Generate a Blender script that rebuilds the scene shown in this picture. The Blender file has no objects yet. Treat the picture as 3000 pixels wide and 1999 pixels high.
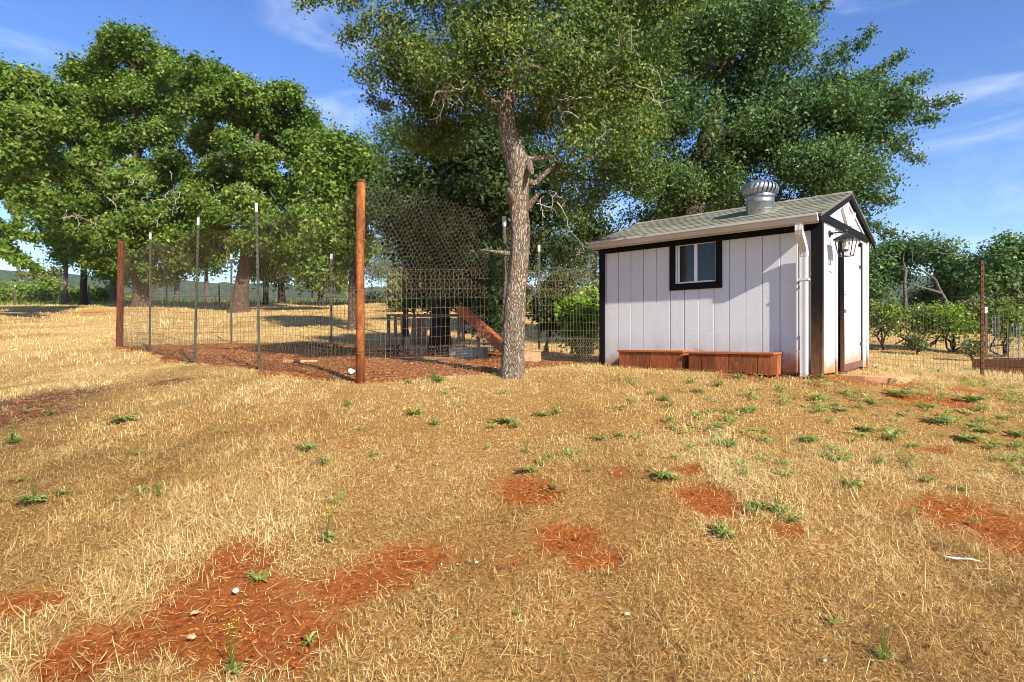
import bpy, math, random
import numpy as np
from mathutils import Vector
R = math.radians
rng = np.random.default_rng(7)
random.seed(7)
SC = bpy.context.scene
COL = SC.collection

# ---------------------------------------------------------------- camera
EYE = 1.5
FPX, CX, CY = 1760.0, 1500.0, 995.0          # focal length and centre in photograph pixels
cam = bpy.data.cameras.new('camera')
cam.sensor_width = 36.0
cam.lens = FPX / 3000 * 36.0
cam.shift_y = -(999.5 - CY) / 3000
cam.clip_start = 0.05
cam.clip_end = 9000
camo = bpy.data.objects.new('camera', cam)
camo.location = (0, 0, EYE)
camo.rotation_euler = (R(90), 0, 0)
COL.objects.link(camo)
SC.camera = camo

# ---------------------------------------------------------------- sky, sun, exposure
SUN_EL, SUN_DIR = 34.5, (0.572, -0.857)
SUN_ROT = math.atan2(SUN_DIR[0], SUN_DIR[1])
world = bpy.data.worlds.new('World')
SC.world = world
world.use_nodes = True
wn, wl = world.node_tree.nodes, world.node_tree.links
wn.clear()
w_out = wn.new('ShaderNodeOutputWorld')
w_bg = wn.new('ShaderNodeBackground')
w_bg.inputs[1].default_value = 0.113
sky = wn.new('ShaderNodeTexSky')
sky.sky_type = 'NISHITA'
sky.sun_disc = False
sky.sun_elevation = R(SUN_EL)
sky.sun_rotation = SUN_ROT
sky.altitude = 400
sky.air_density = 1.0
sky.dust_density = 0.35
sky.ozone_density = 3.2
w_hs = wn.new('ShaderNodeHueSaturation')
w_hs.inputs['Saturation'].default_value = 1.2
w_hs.inputs['Hue'].default_value = 0.513
w_hs.inputs['Value'].default_value = 1.0
wl.new(sky.outputs[0], w_hs.inputs['Color'])
w_tc = wn.new('ShaderNodeTexCoord')
w_mp = wn.new('ShaderNodeMapping')
w_mp.inputs['Scale'].default_value = (1.3, 1.3, 5.5)
w_mp.inputs['Rotation'].default_value = (0.12, 0.0, 0.5)
wl.new(w_tc.outputs['Generated'], w_mp.inputs[0])
w_nz = wn.new('ShaderNodeTexNoise')
w_nz.inputs['Scale'].default_value = 2.1
w_nz.inputs['Detail'].default_value = 7
w_nz.inputs['Roughness'].default_value = 0.55
w_nz.inputs['Distortion'].default_value = 0.9
wl.new(w_mp.outputs[0], w_nz.inputs['Vector'])
w_rp = wn.new('ShaderNodeMapRange')
w_rp.interpolation_type = 'SMOOTHSTEP'
w_rp.inputs[1].default_value = 0.5
w_rp.inputs[2].default_value = 0.78
w_rp.inputs[4].default_value = 0.5
wl.new(w_nz.outputs[0], w_rp.inputs[0])
w_mx = wn.new('ShaderNodeMix')
w_mx.data_type = 'RGBA'
w_mx.inputs[7].default_value = (5.2, 5.6, 6.2, 1)
wl.new(w_rp.outputs[0], w_mx.inputs[0])
wl.new(w_hs.outputs[0], w_mx.inputs[6])
wl.new(w_mx.outputs[2], w_bg.inputs[0])
wl.new(w_bg.outputs[0], w_out.inputs[0])

sun = bpy.data.lights.new('sun', 'SUN')
sun.energy = 5.0
sun.angle = R(0.53)
sun.color = (1.0, 0.93, 0.80)
suno = bpy.data.objects.new('sun', sun)
sv = Vector((SUN_DIR[0], SUN_DIR[1], math.tan(R(SUN_EL)) * math.hypot(*SUN_DIR)))
suno.rotation_euler = sv.to_track_quat('Z', 'Y').to_euler()
suno.location = sv * 40
COL.objects.link(suno)
SC.view_settings.view_transform = 'Standard'
SC.view_settings.look = 'None'
SC.view_settings.gamma = 1.0
SC.view_settings.use_curve_mapping = False
SC.view_settings.exposure = 0.95
SC.render.engine = 'CYCLES'
cy = SC.cycles
cy.max_bounces = 6
cy.diffuse_bounces = 3
cy.glossy_bounces = 3
cy.transmission_bounces = 4
cy.transparent_max_bounces = 8
cy.use_denoising = True
cy.denoiser = 'OPENIMAGEDENOISE'
cy.denoising_input_passes = 'RGB_ALBEDO_NORMAL'
cy.denoising_prefilter = 'ACCURATE'
cy.filter_width = 0.95
cy.sample_clamp_indirect = 6.0

# ---------------------------------------------------------------- mesh helpers
def fast_mesh(name, V, F, rnd=None):
    V = np.asarray(V, np.float32).reshape(-1, 3)
    F = np.asarray(F, np.int32)
    n, k = F.shape
    me = bpy.data.meshes.new(name)
    me.vertices.add(len(V)); me.vertices.foreach_set('co', V.ravel())
    me.loops.add(n * k); me.loops.foreach_set('vertex_index', F.ravel())
    me.polygons.add(n)
    me.polygons.foreach_set('loop_start', np.arange(0, n * k, k, dtype=np.int32))
    me.polygons.foreach_set('loop_total', np.full(n, k, np.int32))
    if rnd is not None:
        a = me.attributes.new('rnd', 'FLOAT', 'POINT')
        a.data.foreach_set('value', np.asarray(rnd, np.float32))
    me.update(calc_edges=True)
    return me

def link(name, me, m=None, parent=None, smooth=False, loc=None):
    o = bpy.data.objects.new(name, me)
    COL.objects.link(o)
    if m is not None and me is not None and len(me.materials) == 0:
        me.materials.append(m)
    if parent is not None:
        o.parent = parent
    if loc is not None:
        o.location = loc
    if smooth and me is not None:
        me.polygons.foreach_set('use_smooth', np.ones(len(me.polygons), bool))
    return o

def thing(name, label, cat, loc=(0, 0, 0), rotz=0.0, group=None):
    o = bpy.data.objects.new(name, None)
    o.empty_display_size = 0.2
    COL.objects.link(o)
    o.location = loc
    o.rotation_euler = (0, 0, rotz)
    return tag(o, label, cat, group)

def tag(o, label, cat, group=None):
    o['label'] = label
    o['category'] = cat
    if group:
        o['group'] = group
    return o

class MB:
    """collects faces; build() links ONE mesh object"""
    def __init__(self):
        self.v, self.f = [], []
    def add(self, vs, fs):
        b = len(self.v)
        self.v += [tuple(p) for p in vs]
        self.f += [tuple(b + i for i in f) for f in fs]
        return self
    def hexa(self, p):                           # 8 corners: bottom 4 ccw, top 4 ccw
        return self.add(p, [(0, 3, 2, 1), (4, 5, 6, 7), (0, 1, 5, 4), (1, 2, 6, 5), (2, 3, 7, 6), (3, 0, 4, 7)])
    def box(self, a, b):
        (x0, y0, z0), (x1, y1, z1) = a, b
        return self.hexa([(x0, y0, z0), (x1, y0, z0), (x1, y1, z0), (x0, y1, z0), (x0, y0, z1), (x1, y0, z1), (x1, y1, z1), (x0, y1, z1)])
    def beam(self, a, b, w, h, up=(0, 0, 1)):     # rectangular bar from a to b
        a, b = Vector(a), Vector(b)
        d = (b - a).normalized()
        s = d.cross(Vector(up))
        if s.length < 1e-4:
            s = d.cross(Vector((0, 1, 0)))
        s.normalize()
        u = s.cross(d).normalized()
        s, u = s * w / 2, u * h / 2
        return self.hexa([a - s - u, b - s - u, b + s - u, a + s - u, a - s + u, b - s + u, b + s + u, a + s + u])
    def tube(self, pts, rad, n=8, cap=True):
        pts = [Vector(p) for p in pts]
        rs = rad if hasattr(rad, '__len__') else [rad] * len(pts)
        rings, ref = [], None
        for i, p in enumerate(pts):
            t = (pts[min(i + 1, len(pts) - 1)] - pts[max(i - 1, 0)]).normalized()
            if ref is None:
                ref = t.cross(Vector((0.31, 0.2, 0.93)))
                if ref.length < 1e-3:
                    ref = t.cross(Vector((1, 0, 0)))
            x = (ref - t * ref.dot(t)).normalized(); ref = x
            y = t.cross(x)
            rings.append([p + (x * math.cos(2 * math.pi * k / n) + y * math.sin(2 * math.pi * k / n)) * rs[i] for k in range(n)])
        vs = [v for r in rings for v in r]
        fs = []
        for i in range(len(pts) - 1):
            for k in range(n):
                fs.append((i * n + k, i * n + (k + 1) % n, (i + 1) * n + (k + 1) % n, (i + 1) * n + k))
        if cap:
            fs.append(tuple(range(n - 1, -1, -1)))
            fs.append(tuple((len(pts) - 1) * n + k for k in range(n)))
        return self.add(vs, fs)
    def lathe(self, prof, n=24, c=(0, 0)):        # prof: [(r, z)]
        vs = [(c[0] + r * math.cos(2 * math.pi * k / n), c[1] + r * math.sin(2 * math.pi * k / n), z) for r, z in prof for k in range(n)]
        fs = [(i * n + k, i * n + (k + 1) % n, (i + 1) * n + (k + 1) % n, (i + 1) * n + k) for i in range(len(prof) - 1) for k in range(n)]
        return self.add(vs, fs)
    def mesh(self, name):
        me = bpy.data.meshes.new(name)
        me.from_pydata(self.v, [], self.f)
        me.update()
        return me
    def build(self, name, m, parent=None, smooth=False, bevel=0, loc=None):
        o = link(name, self.mesh(name), m, parent, smooth, loc)
        if bevel:
            md = o.modifiers.new('bevel', 'BEVEL')
            md.width = bevel; md.segments = 1; md.limit_method = 'ANGLE'
        return o

def seg_tubes(P0, P1, r0, r1, k=3):
    """independent tapered segments -> verts, quads"""
    P0, P1 = np.asarray(P0, float), np.asarray(P1, float)
    n = len(P0)
    r0 = np.broadcast_to(np.asarray(r0, float), (n,)); r1 = np.broadcast_to(np.asarray(r1, float), (n,))
    d = P1 - P0
    d /= np.maximum(np.linalg.norm(d, axis=1, keepdims=True), 1e-9)
    ref = np.where(np.abs(d[:, 2:3]) > 0.9, np.array([[1.0, 0, 0]]), np.array([[0, 0, 1.0]]))
    x = np.cross(d, ref); x /= np.linalg.norm(x, axis=1, keepdims=True)
    y = np.cross(d, x)
    a = 2 * np.pi * np.arange(k) / k
    ring = x[:, None, :] * np.cos(a)[None, :, None] + y[:, None, :] * np.sin(a)[None, :, None]
    V = np.concatenate([P0[:, None] + ring * r0[:, None, None], P1[:, None] + ring * r1[:, None, None]], 1).reshape(-1, 3)
    b = (np.arange(n) * 2 * k)[:, None, None]
    i = np.arange(k); j = (i + 1) % k
    F = (b + np.stack([i, j, j + k, i + k], 1)[None]).reshape(-1, 4)
    return V, F

def norm(a):
    return a / np.maximum(np.linalg.norm(a, axis=-1, keepdims=True), 1e-9)

# smooth pseudo noise in the plane (sum of sines)
_nr = np.random.default_rng(3)
_W = [(_nr.normal(size=2), _nr.uniform(0, 6.28)) for _ in range(14)]
def wav(x, y, s):
    t = 0
    for (k, p) in _W:
        t = t + np.sin((k[0] * x + k[1] * y) * s + p)
    return t / 5.3

# ---------------------------------------------------------------- terrain
CPTS = np.array([
    (0, 0, 0), (-4, 0, .0), (4, 0, .0), (-2.5, 2.2, .30), (0, 2.2, .31), (2.5, 2.2, .31), (0, -6, -.7), (-8, -4, -.4), (8, -4, -.5),
    (0, 4.4, .67), (-3.5, 4.6, .66), (3.4, 4.6, .70), (-7, 6.5, .80), (6.2, 5, .66), (9, 4.5, .55), (-12, 8, .95),
    (3.51, 6.84, 1.09), (1.33, 8.85, 1.12), (5.1, 8.6, 1.07), (3.0, 10.6, 1.10), (0.1, 7.2, 1.06), (2.2, 6.4, 1.0),
    (-1.72, 6.8, 1.0), (-3.49, 8.3, 1.085), (-5.02, 9.5, 1.11), (-7, 11.6, 1.27), (-8.56, 13.1, 1.37), (-6.96, 14.9, 1.42), (-4.39, 14.6, 1.37),
    (-1.5, 11.5, 1.22), (-11, 11, 1.2), (-16, 17, 1.75),
    (6.5, 8.3, .99), (6.0, 6.6, .88), (7, 11.8, 1.04), (10.5, 13, .87), (9.5, 10, .82), (15, 22, 1.85), (21, 20, 1.7), (10, 19, 1.4), (5, 17, 1.3),
    (-30, 36, 3.5), (-12, 40, 3.85), (-20, 38, 3.75), (0, 40, 3.8), (-3, 25, 2.35), (-14, 26, 2.45), (20, 40, 3.3), (40, 35, 2.6), (-50, 30, 2.7),
    (-30, 62, 4.6), (0, 62, 5.2), (30, 60, 4.6), (-60, 60, 3.2), (60, 60, 3.5), (0, 110, 3.5), (-80, 110, 0.0), (80, 110, 1.5), (40, -30, -3), (-40, -30, -3), (0, -40, -4),
], float)
def _tps(r2):
    return 0.5 * r2 * np.log(np.maximum(r2, 1e-12))
_n = len(CPTS)
_K = _tps(((CPTS[:, None, :2] - CPTS[None, :, :2]) ** 2).sum(-1)) + np.eye(_n) * 0.6
_Pm = np.c_[np.ones(_n), CPTS[:, :2]]
_A = np.block([[_K, _Pm], [_Pm.T, np.zeros((3, 3))]])
_sol = np.linalg.solve(_A, np.r_[CPTS[:, 2], 0, 0, 0])
def H(x, y):
    x = np.asarray(x, float); y = np.asarray(y, float)
    sh = np.broadcast(x, y).shape
    xf, yf = np.broadcast_to(x, sh).ravel(), np.broadcast_to(y, sh).ravel()
    z = np.empty_like(xf)
    for i in range(0, len(xf), 20000):
        a, b = xf[i:i + 20000], yf[i:i + 20000]
        s = np.minimum(1.0, 115 / np.maximum(np.hypot(a, b), 1e-6))   # beyond 115 m keep the rim value
        aa, bb = a * s, b * s
        r2 = (aa[:, None] - CPTS[None, :, 0]) ** 2 + (bb[:, None] - CPTS[None, :, 1]) ** 2
        zz = _tps(r2) @ _sol[:_n] + _sol[_n] + _sol[_n + 1] * aa + _sol[_n + 2] * bb
        far = np.clip((np.hypot(a, b) - 100) / 300, 0, 1)
        zz = zz * (1 - far) + (-14.0) * far
        lump = 0.018 * wav(a, b, 1.1) + 0.012 * wav(b, a, 2.7) + 0.035 * wav(a + 9, b, .33)
        z[i:i + 20000] = zz + lump * (1 - far)
    return z.reshape(sh)
def h1(x, y):
    return float(H(np.array([x]), np.array([y]))[0])
def P(px, py, d):
    return np.array([(px - CX) / FPX * d, d, EYE + (CY - py) / FPX * d])
def gp(px, py):
    """where the line of sight through a photograph pixel meets the terrain"""
    ds = np.concatenate([np.arange(1.2, 16, .02), np.arange(16, 90, .1)])
    x = (px - CX) / FPX * ds
    z = EYE + (CY - py) / FPX * ds
    below = z <= H(x, ds)
    i = int(np.argmax(below)) if below.any() else len(ds) - 1
    return float(x[i]), float(ds[i])
# ---------------------------------------------------------------- ground cover masks
# bare soil patches: centre and radii as seen in the photograph -> ellipses on the ground
_SP = [(690, 1650, 125, 62), (640, 1755, 190, 62), (780, 1870, 190, 95), (1000, 1745, 90, 45), (330, 1900, 160, 58), (220, 1960, 90, 40), (500, 1820, 120, 40), (60, 1775, 150, 50), (1215, 1640, 150, 48),
       (1080, 1705, 110, 42), (1540, 1440, 85, 33), (1660, 1585, 95, 42), (1750, 1640, 75, 40), (2080, 1470, 80, 45), (1810, 1385, 42, 14),
       (2015, 1378, 45, 14), (2830, 1515, 160, 50), (2960, 1560, 150, 70), (140, 1165, 130, 26), (60, 1215, 120, 28), (510, 1118, 50, 9), (110, 1300, 60, 8),
       (1015, 1305, 28, 11), (2720, 1168, 110, 16), (2860, 1150, 80, 12), (2740, 1322, 60, 9), (2420, 1112, 120, 12), (2600, 1120, 130, 10), (290, 915, 50, 4),
       (2230, 1103, 140, 8), (520, 1880, 90, 30), (1480, 1640, 40, 16), (2310, 1560, 40, 12)]
SOIL = []
for (px, py, rx, ry) in _SP:
    x, y = gp(px, py)
    _, ya = gp(px, py - ry); _, yb = gp(px, py + ry)
    SOIL.append((x, y, max(rx * y / FPX, .05) * 1.22, max((ya - yb) / 2, .06) * 1.2))
# poultry pen outline
PIPE = (-1.72, 6.80)
TB = [(-3.49, 8.30), (-5.02, 9.50), (-7.00, 11.60)]
WOODP = (-8.56, 13.10)
BK = [(-6.96, 14.90), (-4.39, 14.60), (-2.23, 13.70), (-0.70, 12.80)]
SHL = (1.32, 8.85)
PEN = [PIPE] + TB + [WOODP] + BK + [(2.6, 11.0), SHL, (0.1, 7.75)]
def inpoly(x, y, poly):
    c = np.zeros(np.shape(x), bool)
    n = len(poly)
    for i in range(n):
        (x0, y0), (x1, y1) = poly[i], poly[(i + 1) % n]
        cond = (y0 > y) != (y1 > y)
        c ^= cond & (x < (x1 - x0) * (y - y0) / (y1 - y0 + 1e-12) + x0)
    return c
def soil_mask(x, y):
    m = np.full(np.shape(x), -1.0)
    w = .34 * wav(x, y, 3.1) + .30 * wav(y + 4, x, 7.3) + .26 * wav(x - 3, y, 15.0)
    for (cx, cyy, rx, ry) in SOIL:
        m = np.maximum(m, 1 - ((x - cx) / rx) ** 2 - ((y - cyy) / ry) ** 2)
    w = w + .2 * wav(x, y + 8, 27.0)
    return np.clip(m * .8 + w * .75, 0, 1) * (m > -1)
def pale(x, y):
    """0 = dark trodden thatch, 1 = pale standing straw"""
    return np.clip(.54 + .22 * wav(x - 5, y + 2, .8) + .24 * wav(x, y, 2.6) + .17 * wav(x, y - 3, 7.0), 0, 1)
def near_soil(x, y):
    m = np.full(np.shape(x), 0.0)
    for (cx, cyy, rx, ry) in SOIL:
        m = np.maximum(m, np.exp(-.55 * (((x - cx) / rx) ** 2 + ((y - cyy) / ry) ** 2)))
    return np.clip(m + .2 * wav(x, y, 4.0), 0, 1) * .8
def chip_mask(x, y):
    wx = .12 * wav(x, y, 2.3)
    return inpoly(x + wx + .05, y + wx + .14, PEN).astype(float)
SH0, SHU, SHV, SHL_, SHW = np.array([3.51, 6.84]), np.array([.737, -.676]), np.array([.676, .737]), 2.97, 2.15
def shed_mask(x, y, g=0.0):
    lx = (x - SH0[0]) * SHU[0] + (y - SH0[1]) * SHU[1]
    ly = (x - SH0[0]) * SHV[0] + (y - SH0[1]) * SHV[1]
    return (lx > -SHL_ - g) & (lx < g) & (ly > -g) & (ly < SHW + g)

# ---------------------------------------------------------------- materials
MATS = {}
class NT:
    def __init__(self, name):
        self.m = bpy.data.materials.new(name)
        self.m.use_nodes = True
        self.t = self.m.node_tree
        self.t.nodes.clear()
        self.out = self.n('ShaderNodeOutputMaterial')
    def n(self, typ, **kw):
        nd = self.t.nodes.new(typ)
        for k, v in kw.items():
            setattr(nd, k, v)
        return nd
    def l(self, a, b):
        self.t.links.new(a, b)
    def coord(self, kind='Object', scale=(1, 1, 1)):
        tc = self.n('ShaderNodeTexCoord'); mp = self.n('ShaderNodeMapping')
        mp.inputs['Scale'].default_value = scale
        self.l(tc.outputs[kind], mp.inputs[0])
        return mp.outputs[0]
    def pos(self, scale=(1, 1, 1)):
        g = self.n('ShaderNodeNewGeometry'); mp = self.n('ShaderNodeMapping')
        mp.inputs['Scale'].default_value = scale
        self.l(g.outputs['Position'], mp.inputs[0])
        return mp.outputs[0]
    def noise(self, vec, scale, detail=4, rough=.55, dist=0):
        z = self.n('ShaderNodeTexNoise')
        z.inputs['Scale'].default_value = scale; z.inputs['Detail'].default_value = detail
        z.inputs['Roughness'].default_value = rough; z.inputs['Distortion'].default_value = dist
        self.l(vec, z.inputs['Vector'])
        return z.outputs[0]
    def ramp(self, fac, stops, interp='LINEAR'):
        r = self.n('ShaderNodeValToRGB')
        e = r.color_ramp.elements
        r.color_ramp.interpolation = interp
        while len(e) > 1:
            e.remove(e[-1])
        for i, (p, c) in enumerate(stops):
            if i == 0:
                e[0].position = p; x = e[0]
            else:
                x = e.new(p)
            x.color = (c[0], c[1], c[2], 1) if hasattr(c, '__len__') else (c, c, c, 1)
        self.l(fac, r.inputs[0])
        return r.outputs[0]
    def mix(self, fac, a, b, mode='MIX'):
        m = self.n('ShaderNodeMix', data_type='RGBA', blend_type=mode)
        for s, i in ((fac, 0), (a, 6), (b, 7)):
            if hasattr(s, 'is_output'):
                self.l(s, m.inputs[i])
            elif hasattr(s, '__len__'):
                m.inputs[i].default_value = (s[0], s[1], s[2], 1)
            else:
                m.inputs[i].default_value = s
        return m.outputs[2]
    def math(self, op, a, b=0.0, c=None):
        m = self.n('ShaderNodeMath', operation=op)
        for i, s in enumerate((a, b, c)):
            if s is None:
                continue
            if hasattr(s, 'is_output'):
                self.l(s, m.inputs[i])
            else:
                m.inputs[i].default_value = s
        return m.outputs[0]
    def attr(self, name):
        a = self.n('ShaderNodeAttribute'); a.attribute_name = name
        return a.outputs['Fac']
    def bump(self, h, strength, dist=.01):
        b = self.n('ShaderNodeBump')
        b.inputs['Strength'].default_value = strength; b.inputs['Distance'].default_value = dist
        self.l(h, b.inputs['Height'])
        return b.outputs[0]
    def bsdf(self, col, rough=.8, spec=.3, metal=0, normal=None):
        p = self.n('ShaderNodeBsdfPrincipled')
        for s, k in ((col, 'Base Color'), (rough, 'Roughness'), (spec, 'Specular IOR Level'), (metal, 'Metallic')):
            if hasattr(s, 'is_output'):
                self.l(s, p.inputs[k])
            elif hasattr(s, '__len__'):
                p.inputs[k].default_value = (s[0], s[1], s[2], 1)
            else:
                p.inputs[k].default_value = s
        if normal is not None:
            self.l(normal, p.inputs['Normal'])
        return p.outputs[0]
    def done(self, surf):
        self.l(surf, self.out.inputs[0])
        return self.m

def plain(name, c1, c2, scale=6, rough=.8, spec=.3, bump=.3, bscale=60, metal=0, stretch=(1, 1, 1), objrand=0.0, bdist=.004):
    t = NT(name)
    v = t.coord('Object', stretch)
    col = t.ramp(t.noise(v, scale, 5, .6), [(.3, c1), (.7, c2)])
    if objrand:
        oi = t.n('ShaderNodeObjectInfo')
        hs = t.n('ShaderNodeHueSaturation')
        t.l(t.math('MULTIPLY_ADD', oi.outputs['Random'], 2 * objrand, 1 - objrand), hs.inputs['Value'])
        t.l(col, hs.inputs['Color'])
        col = hs.outputs[0]
    nm = t.bump(t.noise(v, bscale, 3, .6), bump, bdist) if bump else None
    return t.done(t.bsdf(col, rough, spec, metal, nm))

def leaf_mat(name, stops, trans=.35, rough=.5, spec=.2):
    t = NT(name)
    col = t.ramp(t.attr('rnd'), stops)
    b = t.bsdf(col, rough, spec)
    tr = t.n('ShaderNodeBsdfTranslucent')
    t.l(t.mix(1.0, col, (1.0, 1.25, .55), 'MULTIPLY'), tr.inputs['Color'])
    ms = t.n('ShaderNodeMixShader')
    ms.inputs[0].default_value = trans
    t.l(b, ms.inputs[1]); t.l(tr.outputs[0], ms.inputs[2])
    return t.done(ms.outputs[0])

def bark_mat(name, dark, light, sc=1.0, moss=None):
    t = NT(name)
    v = t.coord('Object', (1, 1, .22))
    vo = t.n('ShaderNodeTexVoronoi', feature='DISTANCE_TO_EDGE')
    vo.inputs['Scale'].default_value = 52 * sc
    wv = t.n('ShaderNodeVectorMath', operation='ADD')
    nz = t.n('ShaderNodeTexNoise'); nz.inputs['Scale'].default_value = 9 * sc; nz.inputs['Detail'].default_value = 4
    t.l(v, nz.inputs['Vector'])
    sc_ = t.n('ShaderNodeVectorMath', operation='SCALE'); sc_.inputs['Scale'].default_value = .12 / sc
    t.l(nz.outputs[1], sc_.inputs[0])
    t.l(v, wv.inputs[0]); t.l(sc_.outputs[0], wv.inputs[1])
    t.l(wv.outputs[0], vo.inputs['Vector'])
    crack = t.ramp(vo.outputs['Distance'], [(0, .15), (.22, 1.0)])
    fine = t.noise(v, 90 * sc, 4, .65)
    big = t.noise(v, 3.0, 3, .5)
    col = t.mix(big, light, tuple(.72 * c for c in light))
    col = t.mix(t.ramp(fine, [(.35, 0.0), (.65, 1.0)]), tuple(.6 * c for c in light), col)
    col = t.mix(crack, dark, col)
    hgt = t.math('ADD', t.math('MULTIPLY', crack, .8), t.math('MULTIPLY', fine, .35))
    return t.done(t.bsdf(col, .9, .15, 0, t.bump(hgt, 1.0, .016 / sc)))

def ground_mat():
    t = NT('dry_ground')
    v = t.pos()
    # thatch
    f1 = t.noise(v, 70, 5, .7)
    f2 = t.noise(v, 1.1, 4, .6)
    f3 = t.noise(v, 9, 4, .6)
    th = t.ramp(f1, [(.3, (.10, .047, .012)), (.5, (.32, .175, .048)), (.72, (.66, .44, .155))])
    th = t.mix(t.ramp(f2, [(.35, 0.0), (.7, .45)]), th, (.30, .16, .05))
    gg = t.n('ShaderNodeSeparateXYZ'); t.l(v, gg.inputs[0])
    th = t.mix(t.ramp(t.math('MULTIPLY', gg.outputs[1], .05), [(.25, 0.0), (.55, .55)]), th, (.66, .46, .18))
    th = t.mix(t.ramp(f3, [(.45, 0.0), (.75, .4)]), th, (.27, .16, .055))
    th = t.mix(t.ramp(t.attr('pale'), [(.05, .55), (.55, 0.0)]), th, (.17, .090, .030))
    # red soil
    s1 = t.noise(v, 45, 6, .7)
    so = t.ramp(s1, [(.28, (.11, .030, .008)), (.5, (.30, .085, .017)), (.75, (.44, .15, .034))])
    so = t.mix(t.ramp(t.noise(v, 4, 3), [(.4, 0.0), (.7, .45)]), so, (.22, .055, .016))
    # wood chips over red soil
    vo = t.n('ShaderNodeTexVoronoi'); vo.inputs['Scale'].default_value = 38
    t.l(v, vo.inputs['Vector'])
    sep = t.n('ShaderNodeSeparateColor'); t.l(vo.outputs['Color'], sep.inputs[0])
    ch = t.ramp(sep.outputs[0], [(0, (.10, .028, .008)), (.4, (.26, .075, .018)), (.8, (.36, .13, .04)), (1, (.50, .28, .12))])
    # green far grass
    gr = t.ramp(t.noise(v, 3.0, 5, .65), [(.3, (.16, .20, .035)), (.7, (.34, .31, .075))])
    soil = t.attr('soil')
    edge = t.math('ADD', soil, t.math('MULTIPLY', t.math('SUBTRACT', t.noise(v, 18, 6, .75), .5), 1.1))
    sf = t.ramp(edge, [(-.1, 0.0), (.0, .12), (.5, 1.0)])
    col = t.mix(t.ramp(t.attr('green'), [(.2, 0.0), (.8, 1.0)]), th, gr)
    br = t.mix(t.ramp(t.noise(v, 30, 4), [(.3, 0.0), (.7, 1.0)]), (.07, .032, .018), (.17, .085, .045))
    so = t.mix(t.attr('brown'), so, br)
    col = t.mix(t.math('MULTIPLY', t.attr('near_soil'), t.ramp(t.noise(v, 12, 5, .7), [(.35, 0.0), (.65, .75)])), col, so)
    col = t.mix(sf, col, so)
    col = t.mix(t.ramp(t.attr('chips'), [(.3, 0.0), (.7, 1.0)]), col, ch)
    hgt = t.math('ADD', t.math('MULTIPLY', s1, .7), t.math('MULTIPLY', t.noise(v, 14, 4, .6), 1.0))
    return t.done(t.bsdf(col, .95, .1, 0, t.bump(hgt, .9, .035)))

M = {}
M['ground'] = ground_mat()
def straw_mat():
    t = NT('dry_grass')
    col = t.ramp(t.attr('rnd'), [(0, (.15, .080, .026)), (.22, (.41, .25, .085)), (.55, (.69, .485, .185)), (.82, (.87, .69, .33)), (.97, (.93, .83, .54)), (1, (.36, .33, .08))])
    b = t.bsdf(col, .6, .25)
    tr = t.n('ShaderNodeBsdfTranslucent'); t.l(col, tr.inputs['Color'])
    ms = t.n('ShaderNodeMixShader'); ms.inputs[0].default_value = .25
    t.l(b, ms.inputs[1]); t.l(tr.outputs[0], ms.inputs[2])
    return t.done(ms.outputs[0])
M['straw'] = straw_mat()
M['oak_front'] = leaf_mat('oak_leaves_olive', [(0, (.034, .062, .016)), (.35, (.085, .142, .030)), (.6, (.132, .190, .040)), (.88, (.22, .252, .055)), (1, (.40, .35, .09))], .28, .5, .25)
M['oak_back'] = leaf_mat('oak_leaves_blue_green', [(0, (.030, .062, .022)), (.5, (.080, .150, .045)), (.85, (.15, .22, .062)), (1, (.28, .31, .08))], .28, .52, .22)
M['oak_left'] = leaf_mat('oak_leaves_bright', [(0, (.036, .072, .014)), (.45, (.112, .180, .026)), (.8, (.19, .265, .042)), (1, (.34, .35, .08))], .34)
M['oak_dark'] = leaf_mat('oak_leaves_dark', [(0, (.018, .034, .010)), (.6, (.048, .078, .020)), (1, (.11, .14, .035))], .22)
M['pine_grey'] = leaf_mat('grey_pine_needles', [(0, (.06, .085, .045)), (.6, (.12, .155, .08)), (1, (.19, .205, .11))], .2)
M['shrub'] = leaf_mat('shrub_leaves', [(0, (0.060, 0.102, 0.018)), (.5, (0.144, 0.210, 0.031)), (.85, (0.240, 0.288, 0.054)), (1, (0.360, 0.288, 0.084))], .3)
M['vine'] = leaf_mat('vine_leaves', [(0, (.07, .13, .015)), (.5, (.20, .33, .03)), (1, (.42, .48, .08))], .42)
M['olive_brush'] = leaf_mat('olive_brush_leaves', [(0, (0.070, 0.091, 0.031)), (.5, (0.154, 0.182, 0.059)), (1, (0.294, 0.280, 0.105))], .25)
M['weed'] = leaf_mat('weed_leaves', [(0, (.11, .16, .03)), (.4, (.21, .29, .06)), (.8, (.34, .41, .11)), (1, (.50, .48, .18))], .35)
M['flower'] = plain('yellow_petals', (.75, .62, .02), (.85, .75, .05), bump=0)
M['bark_front'] = bark_mat('oak_bark_grey', (.040, .024, .014), (.46, .36, .265))
M['bark_dark'] = bark_mat('oak_bark_dark', (.025, .018, .012), (.15, .11, .08), .7)
M['bark_left'] = bark_mat('oak_bark_brown', (.04, .025, .016), (.26, .17, .115), .5)
M['bark_pale'] = bark_mat('bark_pale', (.08, .06, .045), (.30, .25, .20), .5)
M['deadwood'] = plain('dead_grey_wood', (.30, .25, .20), (.48, .42, .36), 20)
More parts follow.
